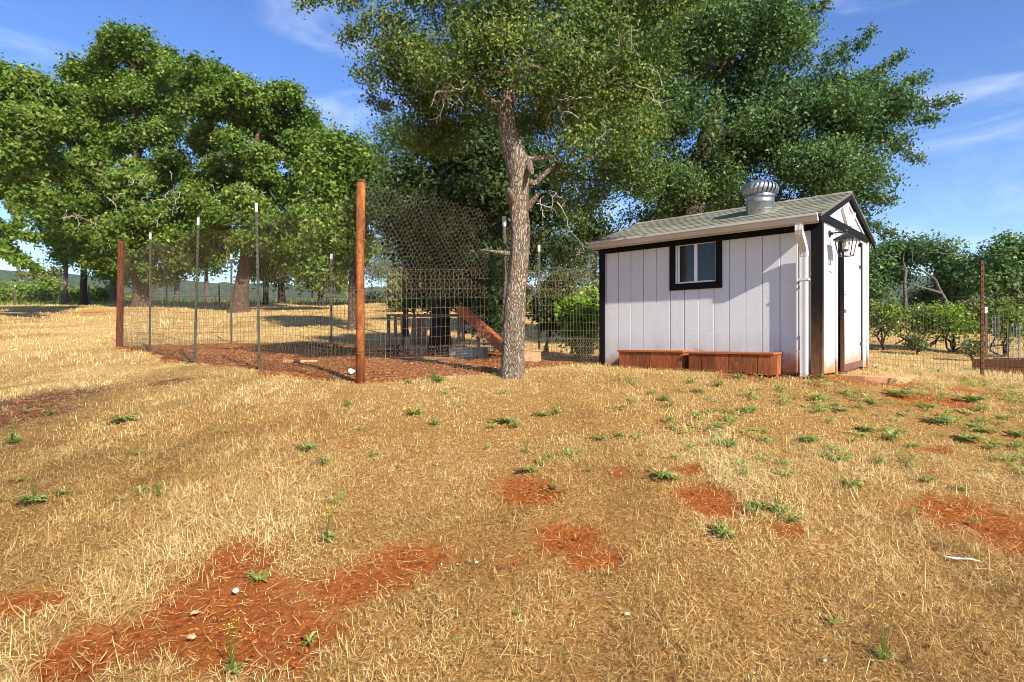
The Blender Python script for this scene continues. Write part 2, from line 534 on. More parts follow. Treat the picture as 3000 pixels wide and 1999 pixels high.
# ---------------------------------------------------------------- ground sheet
def axis(lo, hi, step, far):
    a = list(np.arange(lo, hi + 1e-6, step))
    s = step
    x = hi
    while x < far:
        s *= 1.16; x += s; a.append(x)
    s = step; x = lo; pre = []
    while x > -far:
        s *= 1.16; x -= s; pre.append(x)
    return np.array(pre[::-1] + a)
gx, gy = axis(-10, 10, .10, 4200), axis(0.5, 16, .10, 4200)
GX, GY = np.meshgrid(gx, gy)
fx, fy = GX.ravel(), GY.ravel()
gz = H(fx, fy)
sm, cm = soil_mask(fx, fy), chip_mask(fx, fy)
inn = (np.abs(fx) < 11) & (fy > .4) & (fy < 17)
gz = gz + inn * (.012 * rng.normal(size=len(fx)) * (.35 + .65 * np.maximum(sm, cm)) - .018 * sm)
nx, ny = len(gx), len(gy)
ii = (np.arange(ny - 1)[:, None] * nx + np.arange(nx - 1)[None, :]).ravel()
gm = fast_mesh('ground', np.c_[fx, fy, gz], np.stack([ii, ii + 1, ii + nx + 1, ii + nx], 1))
for nm, val in (('soil', sm), ('near_soil', near_soil(fx, fy)), ('pale', pale(fx, fy)), ('chips', cm), ('green', np.clip((np.hypot(fx, fy) - 40 - 1.5 * wav(fx, fy, .4)) / 4, 0, 1)),
                ('brown', ((fx < -3.2) & (fy > 4.0) & (fy < 9)).astype(float))):
    at = gm.attributes.new(nm, 'FLOAT', 'POINT')
    at.data.foreach_set('value', val.astype(np.float32))
g = link('ground', gm, M['ground'], smooth=True)
g['kind'] = 'structure'
g['label'] = 'sloping field of dry straw coloured grass with bare red soil'

# distant wooded hills
def hills(name, az0, az1, dist, elev, mat_, seed):
    r = np.random.default_rng(seed)
    n = 160
    az = np.linspace(az0, az1, n)
    prof = sum(r.uniform(.3, 1) * np.sin(az * f + r.uniform(0, 6)) / f ** .7 for f in (3, 7, 15, 31, 67, 140))
    rows = []
    for k, (fd, fz) in enumerate(((-.25, -.3), (-.12, .45), (0, 1.0), (.15, .9), (.3, .2))):
        d = dist * (1 + fd)
        e = elev * fz * (1 + .10 * prof) + r.normal(size=n) * .0011 * (fz > .3)
        rows.append(np.c_[np.sin(az) * d, np.cos(az) * d, EYE + e * dist])
    V = np.concatenate(rows)
    i = (np.arange(4)[:, None] * n + np.arange(n - 1)[None, :]).ravel()
    o = link(name, fast_mesh(name, V, np.stack([i, i + 1, i + n + 1, i + n], 1)), mat_)
    o['kind'] = 'structure'
    return o
t = NT('wooded_hills')
hv = t.pos()
M['hills'] = t.done(t.bsdf(t.ramp(t.noise(hv, .06, 6, .7), [(.35, (.022, .042, .018)), (.65, (.07, .10, .035))]), .95, .05, 0, t.bump(t.noise(hv, .08, 5, .7), 1.0, 8)))
o = hills('hills', -1.0, 1.0, 1400, .088, M['hills'], 5)
o['label'] = 'distant wooded blue green hills on the horizon'

# ---------------------------------------------------------------- dry grass
def blades(x, y, z, L, wd, lean, az, curl, rnd, seg2=True):
    n = len(x)
    base = np.c_[x, y, z]
    dirh = np.c_[np.cos(az), np.sin(az), np.zeros(n)]
    side = np.c_[-np.sin(az), np.cos(az), np.zeros(n)]
    tw = rng.uniform(-.8, .8, n)
    side = side * np.cos(tw)[:, None] + np.array([0, 0, 1.0]) * np.sin(tw)[:, None] * .5
    m = base + dirh * (L * .5 * np.sin(lean))[:, None] + np.array([0, 0, 1.0]) * (L * .5 * np.cos(lean))[:, None]
    l2 = lean + curl
    e = m + dirh * (L * .5 * np.sin(l2))[:, None] + np.array([0, 0, 1.0]) * (L * .5 * np.cos(l2))[:, None]
    w = (wd / 2)[:, None] * side
    if seg2:
        V = np.stack([base - w, base + w, m + w * .85, m - w * .85, e], 1).reshape(-1, 3)
        b = (np.arange(n) * 5)[:, None]
        F = np.concatenate([b + np.array([[0, 1, 2]]), b + np.array([[0, 2, 3]]), b + np.array([[3, 2, 4]])], 1).reshape(-1, 3)
        return V, F, np.repeat(rnd, 5)
    V = np.stack([base - w, base + w, e], 1).reshape(-1, 3)
    return V, np.arange(n * 3).reshape(-1, 3), np.repeat(rnd, 3)

def scatter_view(n, d0, d1, margin=1.12):
    """points spread evenly over a wedge of ground"""
    d = np.sqrt(rng.uniform(d0 ** 2, d1 ** 2, n))
    t = rng.uniform(-1, 1, n) * (1500 / FPX) * margin
    return t * d, d
def grass_layer(n, d0, d1, Lr, wr, upright, seg2, tuft=0.0):
    x, y = scatter_view(n, d0, d1)
    ttone, taz = np.zeros(n), rng.uniform(0, 6.283, n)
    if tuft:                                       # gather part of the blades into tufts, each with its own tone and lie
        nt = max(1, n // 30)
        tx, ty = scatter_view(nt, d0, d1)
        k = rng.integers(0, nt, n)
        sel = rng.random(n) < tuft
        sp_ = .03 * (1 + d0 / 8) * rng.uniform(.5, 1.5, nt)[k]
        x = np.where(sel, tx[k] + rng.normal(size=n) * sp_, x); y = np.where(sel, ty[k] + rng.normal(size=n) * sp_, y)
        ttone = np.where(sel, rng.normal(size=nt)[k] * .17, 0)
        taz = np.where(sel, rng.uniform(0, 6.283, nt)[k] + rng.normal(size=n) * .8, taz)
    s, c = soil_mask(x, y), chip_mask(x, y)
    dens = .78 + .34 * wav(x, y, 1.4) + .26 * wav(x, y, 5.5) + .14 * wav(x, y + 3, 13.0)
    keep = (rng.random(len(x)) < np.clip(dens, .12, 1)) & (rng.random(len(x)) > np.clip(s * 1.9 + .04 + .35 * wav(x, y, 11.0) * (s > 0), 0, .93) * (s > 0)) & ~shed_mask(x, y, .02) & ((c < .5) | (rng.random(len(x)) < .03))
    x, y, s, ttone, taz = x[keep], y[keep], s[keep], ttone[keep], taz[keep]
    n = len(x)
    tall = np.clip(.75 + .35 * wav(x + 7, y, 1.9), .4, 1.3)
    L = rng.uniform(*Lr, n) * tall * np.where(s > .1, .8, 1)
    lean = np.where(rng.random(n) < upright, rng.uniform(.1, .8, n), rng.uniform(1.0, 1.55, n))
    flat = lean > 1
    patch = pale(x, y)
    rnd = np.clip(.66 * patch + .07 + .030 * np.clip(y - 4, -2.5, 6) + ttone + rng.normal(size=n) * .2, 0, .985)
    grn = .008 + .05 * np.clip(wav(x + 2, y, 1.3), 0, 1) + .12 * np.exp(-((x - 4) / 3) ** 2 - ((y - 5.8) / 1.6) ** 2)
    rnd[rng.random(n) < grn] = 1.0
    z = H(x, y) + np.where(flat, rng.uniform(.0, .03, n), -.004)
    return blades(x, y, z, L, rng.uniform(*wr, n), lean, taz, rng.uniform(-.7, .9, n), rnd, seg2)
def join(parts):
    V, F, Rn, b = [], [], [], 0
    for v, f, r in parts:
        V.append(v); F.append(f + b); Rn.append(r); b += len(v)
    return np.concatenate(V), np.concatenate(F), np.concatenate(Rn)
def straw_on_soil():
    x, y = scatter_view(60000, 1.5, 7.5)
    k = soil_mask(x, y) > .08
    x, y = x[k][:5200], y[k][:5200]
    n = len(x)
    return blades(x, y, H(x, y) + rng.uniform(-.004, .012, n), rng.uniform(.02, .09, n), rng.uniform(.0016, .003, n), rng.uniform(1.15, 1.55, n), rng.uniform(0, 6.283, n), rng.uniform(-.3, .5, n), np.clip(rng.normal(size=n) * .25 + .55, 0, .98), True)
layers = [straw_on_soil(), grass_layer(105000, 1.5, 4.6, (.03, .085), (.0017, .0034), .34, True, .6), grass_layer(150000, 1.5, 4.6, (.02, .055), (.0018, .0034), .30, False, .5),
          grass_layer(12000, 1.5, 4.6, (.10, .19), (.002, .0036), .15, True, 0),
          grass_layer(95000, 4.6, 9.2, (.03, .08), (.0028, .0050), .46, True, .6), grass_layer(130000, 4.6, 9.2, (.02, .06), (.0030, .0055), .40, False, .5),
          grass_layer(90000, 9.2, 20, (.05, .13), (.007, .013), .7, False, .4),
          grass_layer(70000, 20, 44, (.07, .20), (.014, .03), .75, False, .3)]
V, F, Rn = join(layers)
o = link('dry_grass', fast_mesh('dry_grass', V, F, Rn), M['straw'])
o['kind'] = 'stuff'
o['label'] = 'short dry golden grass covering the slope'
o['category'] = 'grass'
# taller green grass beyond the far fence
x, y = scatter_view(26000, 41, 62)
Vg, Fg, Rg = blades(x, y, H(x, y), rng.uniform(.25, .6, len(x)), rng.uniform(.03, .07, len(x)), rng.uniform(0, .6, len(x)), rng.uniform(0, 6.28, len(x)), rng.uniform(0, .6, len(x)), rng.random(len(x)), False)
M['tallgrass'] = leaf_mat('tall_green_grass', [(0, (.14, .19, .03)), (.6, (.26, .28, .06)), (1, (.50, .42, .16))], .3)
o = link('tall_grass', fast_mesh('tall_grass', Vg, Fg, Rg), M['tallgrass'])
o['kind'] = 'stuff'; o['label'] = 'tall yellow green grass beyond the far fence'; o['category'] = 'grass'

# loose soil clods and wood chips
def clods(n, pts, size, mat_, name, label):
    x, y = pts
    n = len(x)
    s = rng.uniform(size[0], size[1], n) ** 1.0
    tet = np.array([(1, 0, -.3), (-.5, .87, -.3), (-.5, -.87, -.3), (.1, .1, .75)])
    a = rng.uniform(0, 6.28, n); ca, sa = np.cos(a), np.sin(a)
    st = rng.uniform(.5, 1.3, (n, 1, 3)) * np.array([1, 1, .6])
    T = tet[None] * st + rng.normal(size=(n, 4, 3)) * .15
    X = T[..., 0] * ca[:, None] - T[..., 1] * sa[:, None]; Y = T[..., 0] * sa[:, None] + T[..., 1] * ca[:, None]
    V = np.stack([X, Y, T[..., 2]], -1) * s[:, None, None] + np.c_[x, y, H(x, y) - .01][:, None, :]
    F = ((np.arange(n) * 4)[:, None, None] + np.array([[0, 1, 3], [1, 2, 3], [2, 0, 3]])[None]).reshape(-1, 3)
    o = link(name, fast_mesh(name, V, F, np.repeat(rng.random(n), 4)), mat_)
    o['kind'] = 'stuff'; o['label'] = label; o['category'] = 'soil'
    return o
t = NT('soil_clods')
M['clod'] = t.done(t.bsdf(t.ramp(t.attr('rnd'), [(0, (.13, .032, .010)), (.6, (.33, .088, .02)), (1, (.50, .17, .05))]), .95, .1))
t = NT('wood_chips')
M['chip'] = t.done(t.bsdf(t.ramp(t.attr('rnd'), [(0, (.09, .028, .008)), (.5, (.27, .085, .020)), (.88, (.40, .165, .05)), (1, (.60, .40, .2))]), .9, .15))
x, y = scatter_view(90000, 1.6, 8.5)
k = (soil_mask(x, y) > .16) & ~shed_mask(x, y, .02) & (chip_mask(x, y) < .5)
clods(0, (x[k], y[k]), (.002, .013), M['clod'], 'soil_clods', 'crumbly red soil clods on the bare patches')
x, y = rng.uniform(-9, 3, 62000), rng.uniform(6.5, 15.2, 62000)
k = (chip_mask(x, y) > .5) & ~shed_mask(x, y, .02)
clods(0, (x[k], y[k]), (.010, .04), M['chip'], 'wood_chips', 'reddish wood chips strewn over the pen floor')
# ================================================================ SHED
M['siding'] = None
def siding_mat(name='painted_siding'):
    t = NT(name)
    v = t.coord('Object', (1, 1, 1))
    vs = t.coord('Object', (2.5, 2.5, 26))
    grain = t.noise(vs, 9, 4, .65)
    col = t.mix(t.noise(v, 3.0, 4), (.675, .675, .68), (.60, .60, .605))
    sx = t.n('ShaderNodeSeparateXYZ'); t.l(v, sx.inputs[0])
    # red soil splash along the foot of the wall, ragged
    hgt = t.math('ADD', sx.outputs[2], t.math('MULTIPLY', t.math('SUBTRACT', t.noise(v, 3.2, 5, .65), .5), .55))
    f = t.ramp(hgt, [(.05, .95), (.15, .72), (.25, .22), (.48, 0.0)])
    col = t.mix(f, col, (.36, .16, .05))
    stk = t.ramp(t.noise(t.coord('Object', (16, 16, .55)), 2.0, 5, .7), [(.56, 0.0), (.80, .30)])
    col = t.mix(stk, col, (.46, .40, .36))
    nail = t.ramp(t.noise(t.coord('Object', (1, 1, 1)), 60, 1, .4), [(.80, 0.0), (.83, .8)])
    col = t.mix(nail, col, (.16, .11, .09))
    # scuffs
    sc = t.ramp(t.noise(t.coord('Object', (14, 14, 2.2)), 2.4, 5, .75), [(.70, 0.0), (.78, .7)])
    col = t.mix(sc, col, (.28, .19, .14))
    return t.done(t.bsdf(col, .62, .3, 0, t.bump(grain, .45, .006)))
M['siding'] = siding_mat()
M['blacktrim'] = plain('black_trim_paint', (.005, .005, .006), (.013, .012, .013), 5, .65, .08, .35, 60, stretch=(3, 3, 12))
t = NT('worn_black_corner')
v = t.coord('Object', (1, 1, 1)); sx = t.n('ShaderNodeSeparateXYZ'); t.l(v, sx.inputs[0])
w_ = t.math('ADD', sx.outputs[2], t.math('MULTIPLY', t.math('SUBTRACT', t.noise(t.coord('Object', (9, 9, 2)), 3, 5, .7), .5), .9))
M['wornblack'] = t.done(t.bsdf(t.mix(t.ramp(w_, [(.0, .85), (.35, .40), (.75, .06), (1.6, .015)]), (.008, .008, .009), (.20, .10, .045)), .7, .08, 0, t.bump(t.noise(t.coord('Object', (12, 12, 2)), 6, 4), .4, .005)))
M['gutter'] = plain('gutter_enamel', (.47, .43, .385), (.55, .51, .465), 3, .4, .4, .1)
M['downspout'] = plain('downspout_enamel', (.58, .56, .53), (.68, .66, .63), 3, .38, .4, .05)
M['shingle'] = plain('asphalt_shingles', (.13, .128, .095), (.30, .293, .222), 90, .95, .15, .8, 240, objrand=.22)
M['deck'] = plain('roof_deck', (.10, .09, .07), (.14, .12, .10))
M['galv'] = None
t = NT('galvanised_steel')
v = t.coord('Object')
M['galv'] = t.done(t.bsdf(t.ramp(t.noise(v, 22, 3), [(.3, (.30, .32, .35)), (.7, (.46, .49, .53))]), t.ramp(t.noise(v, 9, 3), [(.3, .28), (.7, .5)]), .5, .92, t.bump(t.noise(v, 6, 2), .08, .01)))
M['winwhite'] = plain('window_vinyl', (.74, .75, .76), (.80, .80, .80), 3, .4, .4, 0)
t = NT('window_glass')
M['glass'] = t.done(t.bsdf((.012, .012, .011), .06, .6, 0, t.bump(t.noise(t.coord('Object'), 3, 2), .04, .02)))
M['dark_in'] = plain('dark_interior', (.05, .04, .035), (.08, .065, .05))
M['redwood'] = plain('stained_redwood', (.13, .036, .014), (.33, .098, .030), 7, .65, .25, .4, 50, stretch=(7, 7, 1), objrand=.36)
M['rail'] = plain('stained_rail', (.30, .085, .026), (.44, .15, .05), 9, .6, .25, .3, 50, stretch=(2, 9, 9))
M['blackmetal'] = plain('black_metal', (.012, .012, .013), (.03, .03, .03), 8, .42, .5, .1)
M['concrete'] = plain('dusty_concrete', (.36, .17, .075), (.50, .28, .15), 6, .9, .2, .5, 40)

SHZ = h1(3.51, 6.84) - .005
SHZ = 1.085
rz = math.atan2(SHU[1], SHU[0])
shed = thing('garden_shed', 'small white board sided shed with black trim and grey shingle roof', 'shed', (3.51, 6.84, SHZ), rz)
L, W = SHL_, SHW
HW, HAP = 1.83, 2.30          # wall height, ridge height
RS = .36                      # roof rise per metre
# --- front wall boards (local y = 0 plane faces -y)
EXPO, GAP = .2032, .009
WX0, WX1, WZ0, WZ1 = -1.86, -1.138, 1.07, 1.755     # window casing outline
IX0, IX1, IZ0, IZ1 = WX0 + .08, WX1 - .08, WZ0 + .085, WZ1 - .075
def board(parent, x0, x1, z0, z1, hole=None, y0=-.016, y1=0.0, name='plank'):
    b = MB()
    if hole and x1 > hole[0] and x0 < hole[1]:
        hx0, hx1, hz0, hz1 = hole
        if x0 < hx0: b.box((x0, y0, z0), (hx0, y1, z1))
        if x1 > hx1: b.box((hx1, y0, z0), (x1, y1, z1))
        a, c = max(x0, hx0), min(x1, hx1)
        b.box((a, y0, z0), (c, y1, hz0)); b.box((a, y0, hz1), (c, y1, z1))
    else:
        b.box((x0, y0, z0), (x1, y1, z1))
    return b.build(name, M['siding'], parent, bevel=.0025)
fw = MB().box((-L, .002, .01), (IX0, .03, HW)).box((IX1, .002, .01), (0, .03, HW)).box((IX0, .002, .01), (IX1, .03, IZ0)).box((IX0, .002, IZ1), (IX1, .03, HW)).build('front_wall', M['siding'], shed)
x = -.03
while x > -L + .04:
    x0 = max(x - EXPO, -L + .01)
    board(fw, x0 + GAP / 2, x - GAP / 2, .03 + .004 * random.random(), HW - .03, (IX0, IX1, IZ0, IZ1))
    x -= EXPO
# --- left end, rear
MB().box((-L, .031, .01), (-L + .03, W - .031, HW)).build('end_wall', M['siding'], shed)
MB().add([(-L, .031, HW + .001), (-L, W - .031, HW + .001), (-L, W / 2, HW + W / 2 * RS), (-L + .03, .031, HW + .001), (-L + .03, W - .031, HW + .001), (-L + .03, W / 2, HW + W / 2 * RS)],
         [(0, 2, 1), (3, 4, 5), (0, 1, 4, 3), (1, 2, 5, 4), (2, 0, 3, 5)]).build('end_gable', M['siding'], shed)
MB().box((-L, W - .03, .01), (0, W, HW)).build('rear_wall', M['siding'], shed)
MB().box((-L + .03, .031, .0), (-.03, W - .031, .05)).build('floor', M['dark_in'], shed)
# --- gable wall (plane x = 0, faces +x), y from 0 to W, door opening y .66 .. 1.62
DY0, DY1, DZ1 = .56, 1.78, 1.66
gw = MB().box((-.03, .031, .01), (-.002, DY0, HW)).box((-.03, DY1, .01), (-.002, W - .031, HW)).box((-.03, DY0, DZ1), (-.002, DY1, HW)).build('gable_wall', M['siding'], shed)
def gplank(y0, y1, z0, z1, top=None, parent=None):
    b = MB()
    if top:
        za, zb = top
        b.hexa([(0, y0, z0), (.014, y0, z0), (.014, y1, z0), (0, y1, z0), (0, y0, za), (.014, y0, za), (.014, y1, zb), (0, y1, zb)])
    else:
        b.box((0, y0, z0), (.014, y1, z1))
    return b.build('plank', M['siding'], parent or gw, bevel=.002)
for (a, c, z0) in ((.035, .225, .02), (.231, .425, .02), (.431, .552, .02), (1.785, 1.94, .03), (1.946, 2.115, .03)):
    gplank(a, c, z0, HW - .06)
gt = MB().add([(-.03, .031, HW), (-.03, W - .031, HW), (-.03, W / 2, HW + W / 2 * RS - .02), (-.002, .031, HW), (-.002, W - .031, HW), (-.002, W / 2, HW + W / 2 * RS - .02)],
              [(0, 1, 2), (3, 5, 4), (0, 3, 4, 1), (1, 4, 5, 2), (2, 5, 3, 0)]).build('gable_panel', M['siding'], shed)
yy = .06
while yy < W - .06:
    y1 = min(yy + .197, W - .05)
    if yy < W / 2 < y1: y1 = W / 2
    za = HW + min(yy, W - yy) * RS - .01; zb = HW + min(y1, W - y1) * RS - .01
    if min(za, zb) > HW + .012: gplank(yy, y1, HW - .0, 0, (za, zb), gt)
    yy = y1 + .006
# --- black trims
MB().box((-.088, -.040, -.02), (-.004, -.017, HW - .02)).build('corner_trim', M['wornblack'], shed, bevel=.003)
MB().box((-.003, -.040, -.03), (.034, .018, HW - .03)).build('corner_trim', M['wornblack'], shed, bevel=.003)
MB().box((-L - .02, -.040, -.02), (-L + .075, -.017, HW - .02)).build('corner_trim', M['blacktrim'], shed, bevel=.003)
MB().box((-L - .02, -.0405, HW - .165), (.0, -.0165, HW + .01)).build('eave_board', M['blacktrim'], shed, bevel=.003)
MB().box((.016, W - .045, -.0), (.038, W, HW - .03)).build('corner_trim', M['siding'], shed, bevel=.003)
MB().box((.015, -.03, HW - .062), (.045, W + .03, HW + .02)).build('gable_beam', M['blacktrim'], shed, bevel=.003)
def rake(y0, z0, y1, z1, h, x0, x1, m, name):
    MB().hexa([(x0, y0, z0 - h), (x1, y0, z0 - h), (x1, y1, z1 - h), (x0, y1, z1 - h), (x0, y0, z0), (x1, y0, z0), (x1, y1, z1), (x0, y1, z1)]).build(name, m, shed, bevel=.003)
ov = .255
zr = lambda y: HW + .045 + RS * (min(y, W - y))
rake(-ov + .02, zr(-ov + .02), W / 2, zr(W / 2), .085, .046, .070, M['blacktrim'], 'rake_board')
rake(W / 2 + .001, zr(W / 2), W + ov - .02, zr(-ov + .02), .085, .046, .070, M['blacktrim'], 'rake_board')
rake(.10, zr(.10) - .09, W / 2 - .02, zr(W / 2) - .095, .035, .016, .034, M['siding'], 'inner_rake_trim')
rake(W / 2 + .02, zr(W / 2) - .095, W - .10, zr(.10) - .09, .035, .016, .034, M['siding'], 'inner_rake_trim')
MB().box((.0155, W / 2 - .028, HW + .021), (.036, W / 2 + .028, zr(W / 2) - .10)).build('king_post', M['siding'], shed, bevel=.003)
MB().beam((.030, W / 2 - .08, HW + .03), (.030, W / 2 - .31, HW + .235), .024, .038, (1, 0, 0)).build('strut', M['siding'], shed, bevel=.002)
MB().beam((.030, W / 2 + .08, HW + .03), (.030, W / 2 + .31, HW + .235), .024, .038, (1, 0, 0)).build('strut', M['siding'], shed, bevel=.002)
# --- door: stands slightly ajar, hinged on the far side
MB().box((.0155, DY0 - .012, .0), (.034, DY0 + .035, DZ1 + .06)).build('door_jamb', M['siding'], shed, bevel=.003)
MB().box((.0155, DY1 - .085, .02), (.038, DY1 + .012, DZ1 + .06)).build('door_jamb', M['blacktrim'], shed, bevel=.003)
MB().box((-.03, DY0 + .036, -.01), (.02, DY1 - .03, .035)).build('threshold', M['redwood'], shed)
door = thing('door', '', '', (.030, DY1 - .09, .055))
for k_ in ('label', 'category'): del door[k_]
door.parent = shed
dw, dh = DY1 - DY0 - .19, DZ1 - .07
door.rotation_euler = (R(1.7), 0, R(2.2))
MB().box((-.022, -dw, .0), (.0, 0, dh)).build('door_panel', M['siding'], door)
for k in range(4):
    a = -dw + k * dw / 4
    MB().box((.001, a + .004, .0), (.012, a + dw / 4 - .004, dh)).build('door_plank', M['siding'], door, bevel=.002)
MB().box((-.024, -dw - .022, -.03), (.024, -dw - .001, dh + .02)).build('door_edge_batten', M['wornblack'], door, bevel=.003)
MB().box((.0125, -dw + .0, .0), (.026, -.003, .085)).build('kick_board', plain('kick_board_wood', (.10, .05, .035), (.17, .09, .06), 8), door, bevel=.002)
MB().tube([(.012, -dw + .05, .93), (.055, -dw + .05, .94), (.055, -dw + .05, 1.05), (.012, -dw + .05, 1.06)], .006, 6).build('handle', M['downspout'], door, True)
MB().box((.0126, -dw - .01, .72), (.022, -dw + .13, .755)).build('hasp', M['galv'], door)
for z in (.28, 1.3):
    MB().box((.0127, -.10, z), (.018, .012, z + .045)).build('hinge', M['blackmetal'], door)
# --- window
win = MB().box((WX0, -.042, WZ1 - .075), (WX1, -.0175, WZ1)).box((WX0, -.042, WZ0), (WX1, -.0175, WZ0 + .085)).box((WX0, -.042, WZ0 + .0855), (WX0 + .08, -.0175, WZ1 - .0755)).box((WX1 - .08, -.042, WZ0 + .0855), (WX1, -.0175, WZ1 - .0755)).build('window', M['blacktrim'], shed, bevel=.003)
fx0, fx1, fz0, fz1 = IX0, IX1, IZ0, IZ1
MB().box((fx0, -.016, fz0), (fx0 + .014, .025, fz1)).box((fx1 - .014, -.016, fz0), (fx1, .025, fz1)).box((fx0 + .022, -.016, fz0), (fx1 - .022, .025, fz0 + .022)).box((fx0 + .022, -.016, fz1 - .022), (fx1 - .022, .025, fz1)).build('window_frame', M['winwhite'], win, bevel=.002)
mid = (fx0 + fx1) / 2
MB().box((mid - .022, -.014, fz0 + .0225), (mid + .022, .02, fz1 - .0225)).build('mullion', M['winwhite'], win, bevel=.002)
MB().box((fx0 + .0225, -.006, fz0 + .0225), (fx0 + .05, .02, fz1 - .0225)).build('sash', M['winwhite'], win, bevel=.002)
MB().box((fx0 + .0505, .006, fz0 + .023), (mid - .0225, .010, fz1 - .023)).build('pane', M['glass'], win)
MB().box((mid + .0225, .002, fz0 + .023), (fx1 - .0225, .006, fz1 - .023)).build('pane', M['glass'], win)
# --- roof: deck slabs plus shingles laid course by course
ovx0, ovx1 = -L - .02, .075
def slope_pt(x, t, off):        # t measured from the eave up the front slope
    ca, sa = 1 / math.hypot(1, RS), RS / math.hypot(1, RS)
    return (x, -ov + t * ca - off * sa, HW + .055 - ov * RS + t * sa + off * ca)
SL = (W / 2 + ov) * math.hypot(1, RS)
def slab(x0, x1, t0, t1, o0, o1, o2=None):
    o2 = o1 if o2 is None else o2
    return MB().hexa([slope_pt(x0, t0, o0), slope_pt(x1, t0, o0), slope_pt(x1, t1, o0), slope_pt(x0, t1, o0), slope_pt(x0, t0, o1), slope_pt(x1, t0, o1), slope_pt(x1, t1, o2), slope_pt(x0, t1, o2)])
roof = slab(ovx0, ovx1, 0, SL, -.022, 0).build('roof', M['deck'], shed)
rear = slab(ovx0, ovx1, 0, SL - .012, -.022, .004)
rear.v = [(x, W - y, z) for (x, y, z) in rear.v]
rear.f = [f[::-1] for f in rear.f]
rear.build('roof_deck', M['deck'], roof)
expo = .118
nrow = int(SL / expo) + 1
for r_ in range(nrow):
    t0 = r_ * expo - .012
    t1 = min(t0 + expo + .05, SL - .002)
    x = ovx0 - .015 - (.15 if r_ % 2 else 0) - .05 * random.random()
    while x < ovx1:
        x0, x1 = max(x + .003, ovx0 - .015), min(x + .297, ovx1 + .012)
        if x1 - x0 > .03:
            j = random.uniform(-.004, .004)
            slab(x0, x1, t0 + j, t1, .003, .013 + random.uniform(0, .004), .006).build('shingle', M['shingle'], roof)
        x += .30
k = 0
x = ovx0 - .012
while x < ovx1:                                       # ridge caps
    x1 = min(x + .22, ovx1 + .012)
    zz = HW + .055 - ov * RS + SL * RS / math.hypot(1, RS)
    MB().add([(x, W / 2 - .13, zz - .13 * RS + .018), (x1, W / 2 - .13, zz - .13 * RS + .014), (x1, W / 2, zz + .018), (x, W / 2, zz + .024), (x1, W / 2 + .13, zz - .13 * RS + .014), (x, W / 2 + .13, zz - .13 * RS + .018)],
             [(0, 1, 2, 3), (3, 2, 4, 5)]).build('ridge_cap', M['shingle'], roof)
    x += .19
# --- gutter: K profile channel along the eave
gy0, gz0 = -ov + .04, HW - .105 + .0
prof = [(gy0 - .0, gz0 + .085), (gy0, gz0), (gy0 - .055, gz0), (gy0 - .075, gz0 + .05), (gy0 - .095, gz0 + .060), (gy0 - .095, gz0 + .085), (gy0 - .088, gz0 + .085), (gy0 - .088, gz0 + .066), (gy0 - .07, gz0 + .056), (gy0 - .05, gz0 + .006), (gy0 - .006, gz0 + .006), (gy0 - .006, gz0 + .085)]
npf = len(prof)
gx0, gx1 = ovx0 - .02, .045
MB().add([(gx0, a, b) for a, b in prof] + [(gx1, a, b) for a, b in prof],
         [(i, i + npf, (i + 1) % npf + npf, (i + 1) % npf) for i in range(npf)]).build('gutter', M['gutter'], shed)
for xx in (gx0 - .003, gx1):
    e = [(xx, a, b) for a, b in prof[:6]]
    e2 = [(xx + .003, a, b) for a, b in prof[:6]]
    MB().add(e + e2, [tuple(range(5, -1, -1)), tuple(range(6, 12))] + [(i, (i + 1) % 6, (i + 1) % 6 + 6, i + 6) for i in range(6)]).build('gutter_end_cap', M['gutter'], shed)
MB().box((ovx0, gy0 + .001, HW - .12), (.044, gy0 + .02, HW - .015)).build('fascia', M['gutter'], shed)
MB().box((ovx0, gy0 + .021, HW - .045), (.014, -.041, HW - .028)).build('soffit', M['gutter'], shed)
# --- downspout: ribbed rectangular tube with an elbow back to the wall
def ribbed(path, sx_, sy_):
    """rectangular ribbed section swept along path in the y,z plane"""
    sec = []
    nr = 6
    for i in range(nr):
        a = -sx_ / 2 + sx_ * i / nr
        sec += [(a + .002, -sy_ / 2), (a + sx_ / nr * .35, -sy_ / 2 - .004), (a + sx_ / nr * .7, -sy_ / 2 - .004)]
    sec += [(sx_ / 2, -sy_ / 2), (sx_ / 2, sy_ / 2), (-sx_ / 2, sy_ / 2)]
    b = MB(); n = len(sec)
    vs = []
    for i, (y, z) in enumerate(path):
        y0, z0 = path[max(i - 1, 0)]; y1, z1 = path[min(i + 1, len(path) - 1)]
        ty, tz = y1 - y0, z1 - z0
        l_ = math.hypot(ty, tz); ty, tz = ty / l_, tz / l_
        vs += [(DSX + a, y + c * -tz, z + c * ty) for a, c in sec]
    fs = [(i * n + k, i * n + (k + 1) % n, (i + 1) * n + (k + 1) % n, (i + 1) * n + k) for i in range(len(path) - 1) for k in range(n)]
    return b.add(vs, fs)
DSX = -.150
ds = ribbed([(-.078, HW - .42), (-.078, HW - 1.2), (-.078, .22), (-.080, -.01)], .078, .052).build('downspout', M['downspout'], shed)
ribbed([(gy0 - .035, gz0 + .004), (gy0 - .035, gz0 - .075), (gy0 - .025, gz0 - .115), (-.125, HW - .345), (-.088, HW - .40), (-.0785, HW - .46)], .084, .056).build('elbow', M['downspout'], ds)
MB().box((DSX - .055, -.112, 1.09), (DSX + .055, -.108, 1.115)).box((DSX - .055, -.107, 1.09), (DSX - .047, -.018, 1.115)).box((DSX + .047, -.107, 1.09), (DSX + .055, -.018, 1.115)).build('strap', M['downspout'], ds)
MB().tube([(-.215, -.02, .45), (-.215, -.05, .45), (-.208, -.056, .40), (-.204, -.05, .33), (-.21, -.03, .30)], [.012, .014, .018, .016, .008], 8).build('torn_flashing', M['downspout'], shed, True)

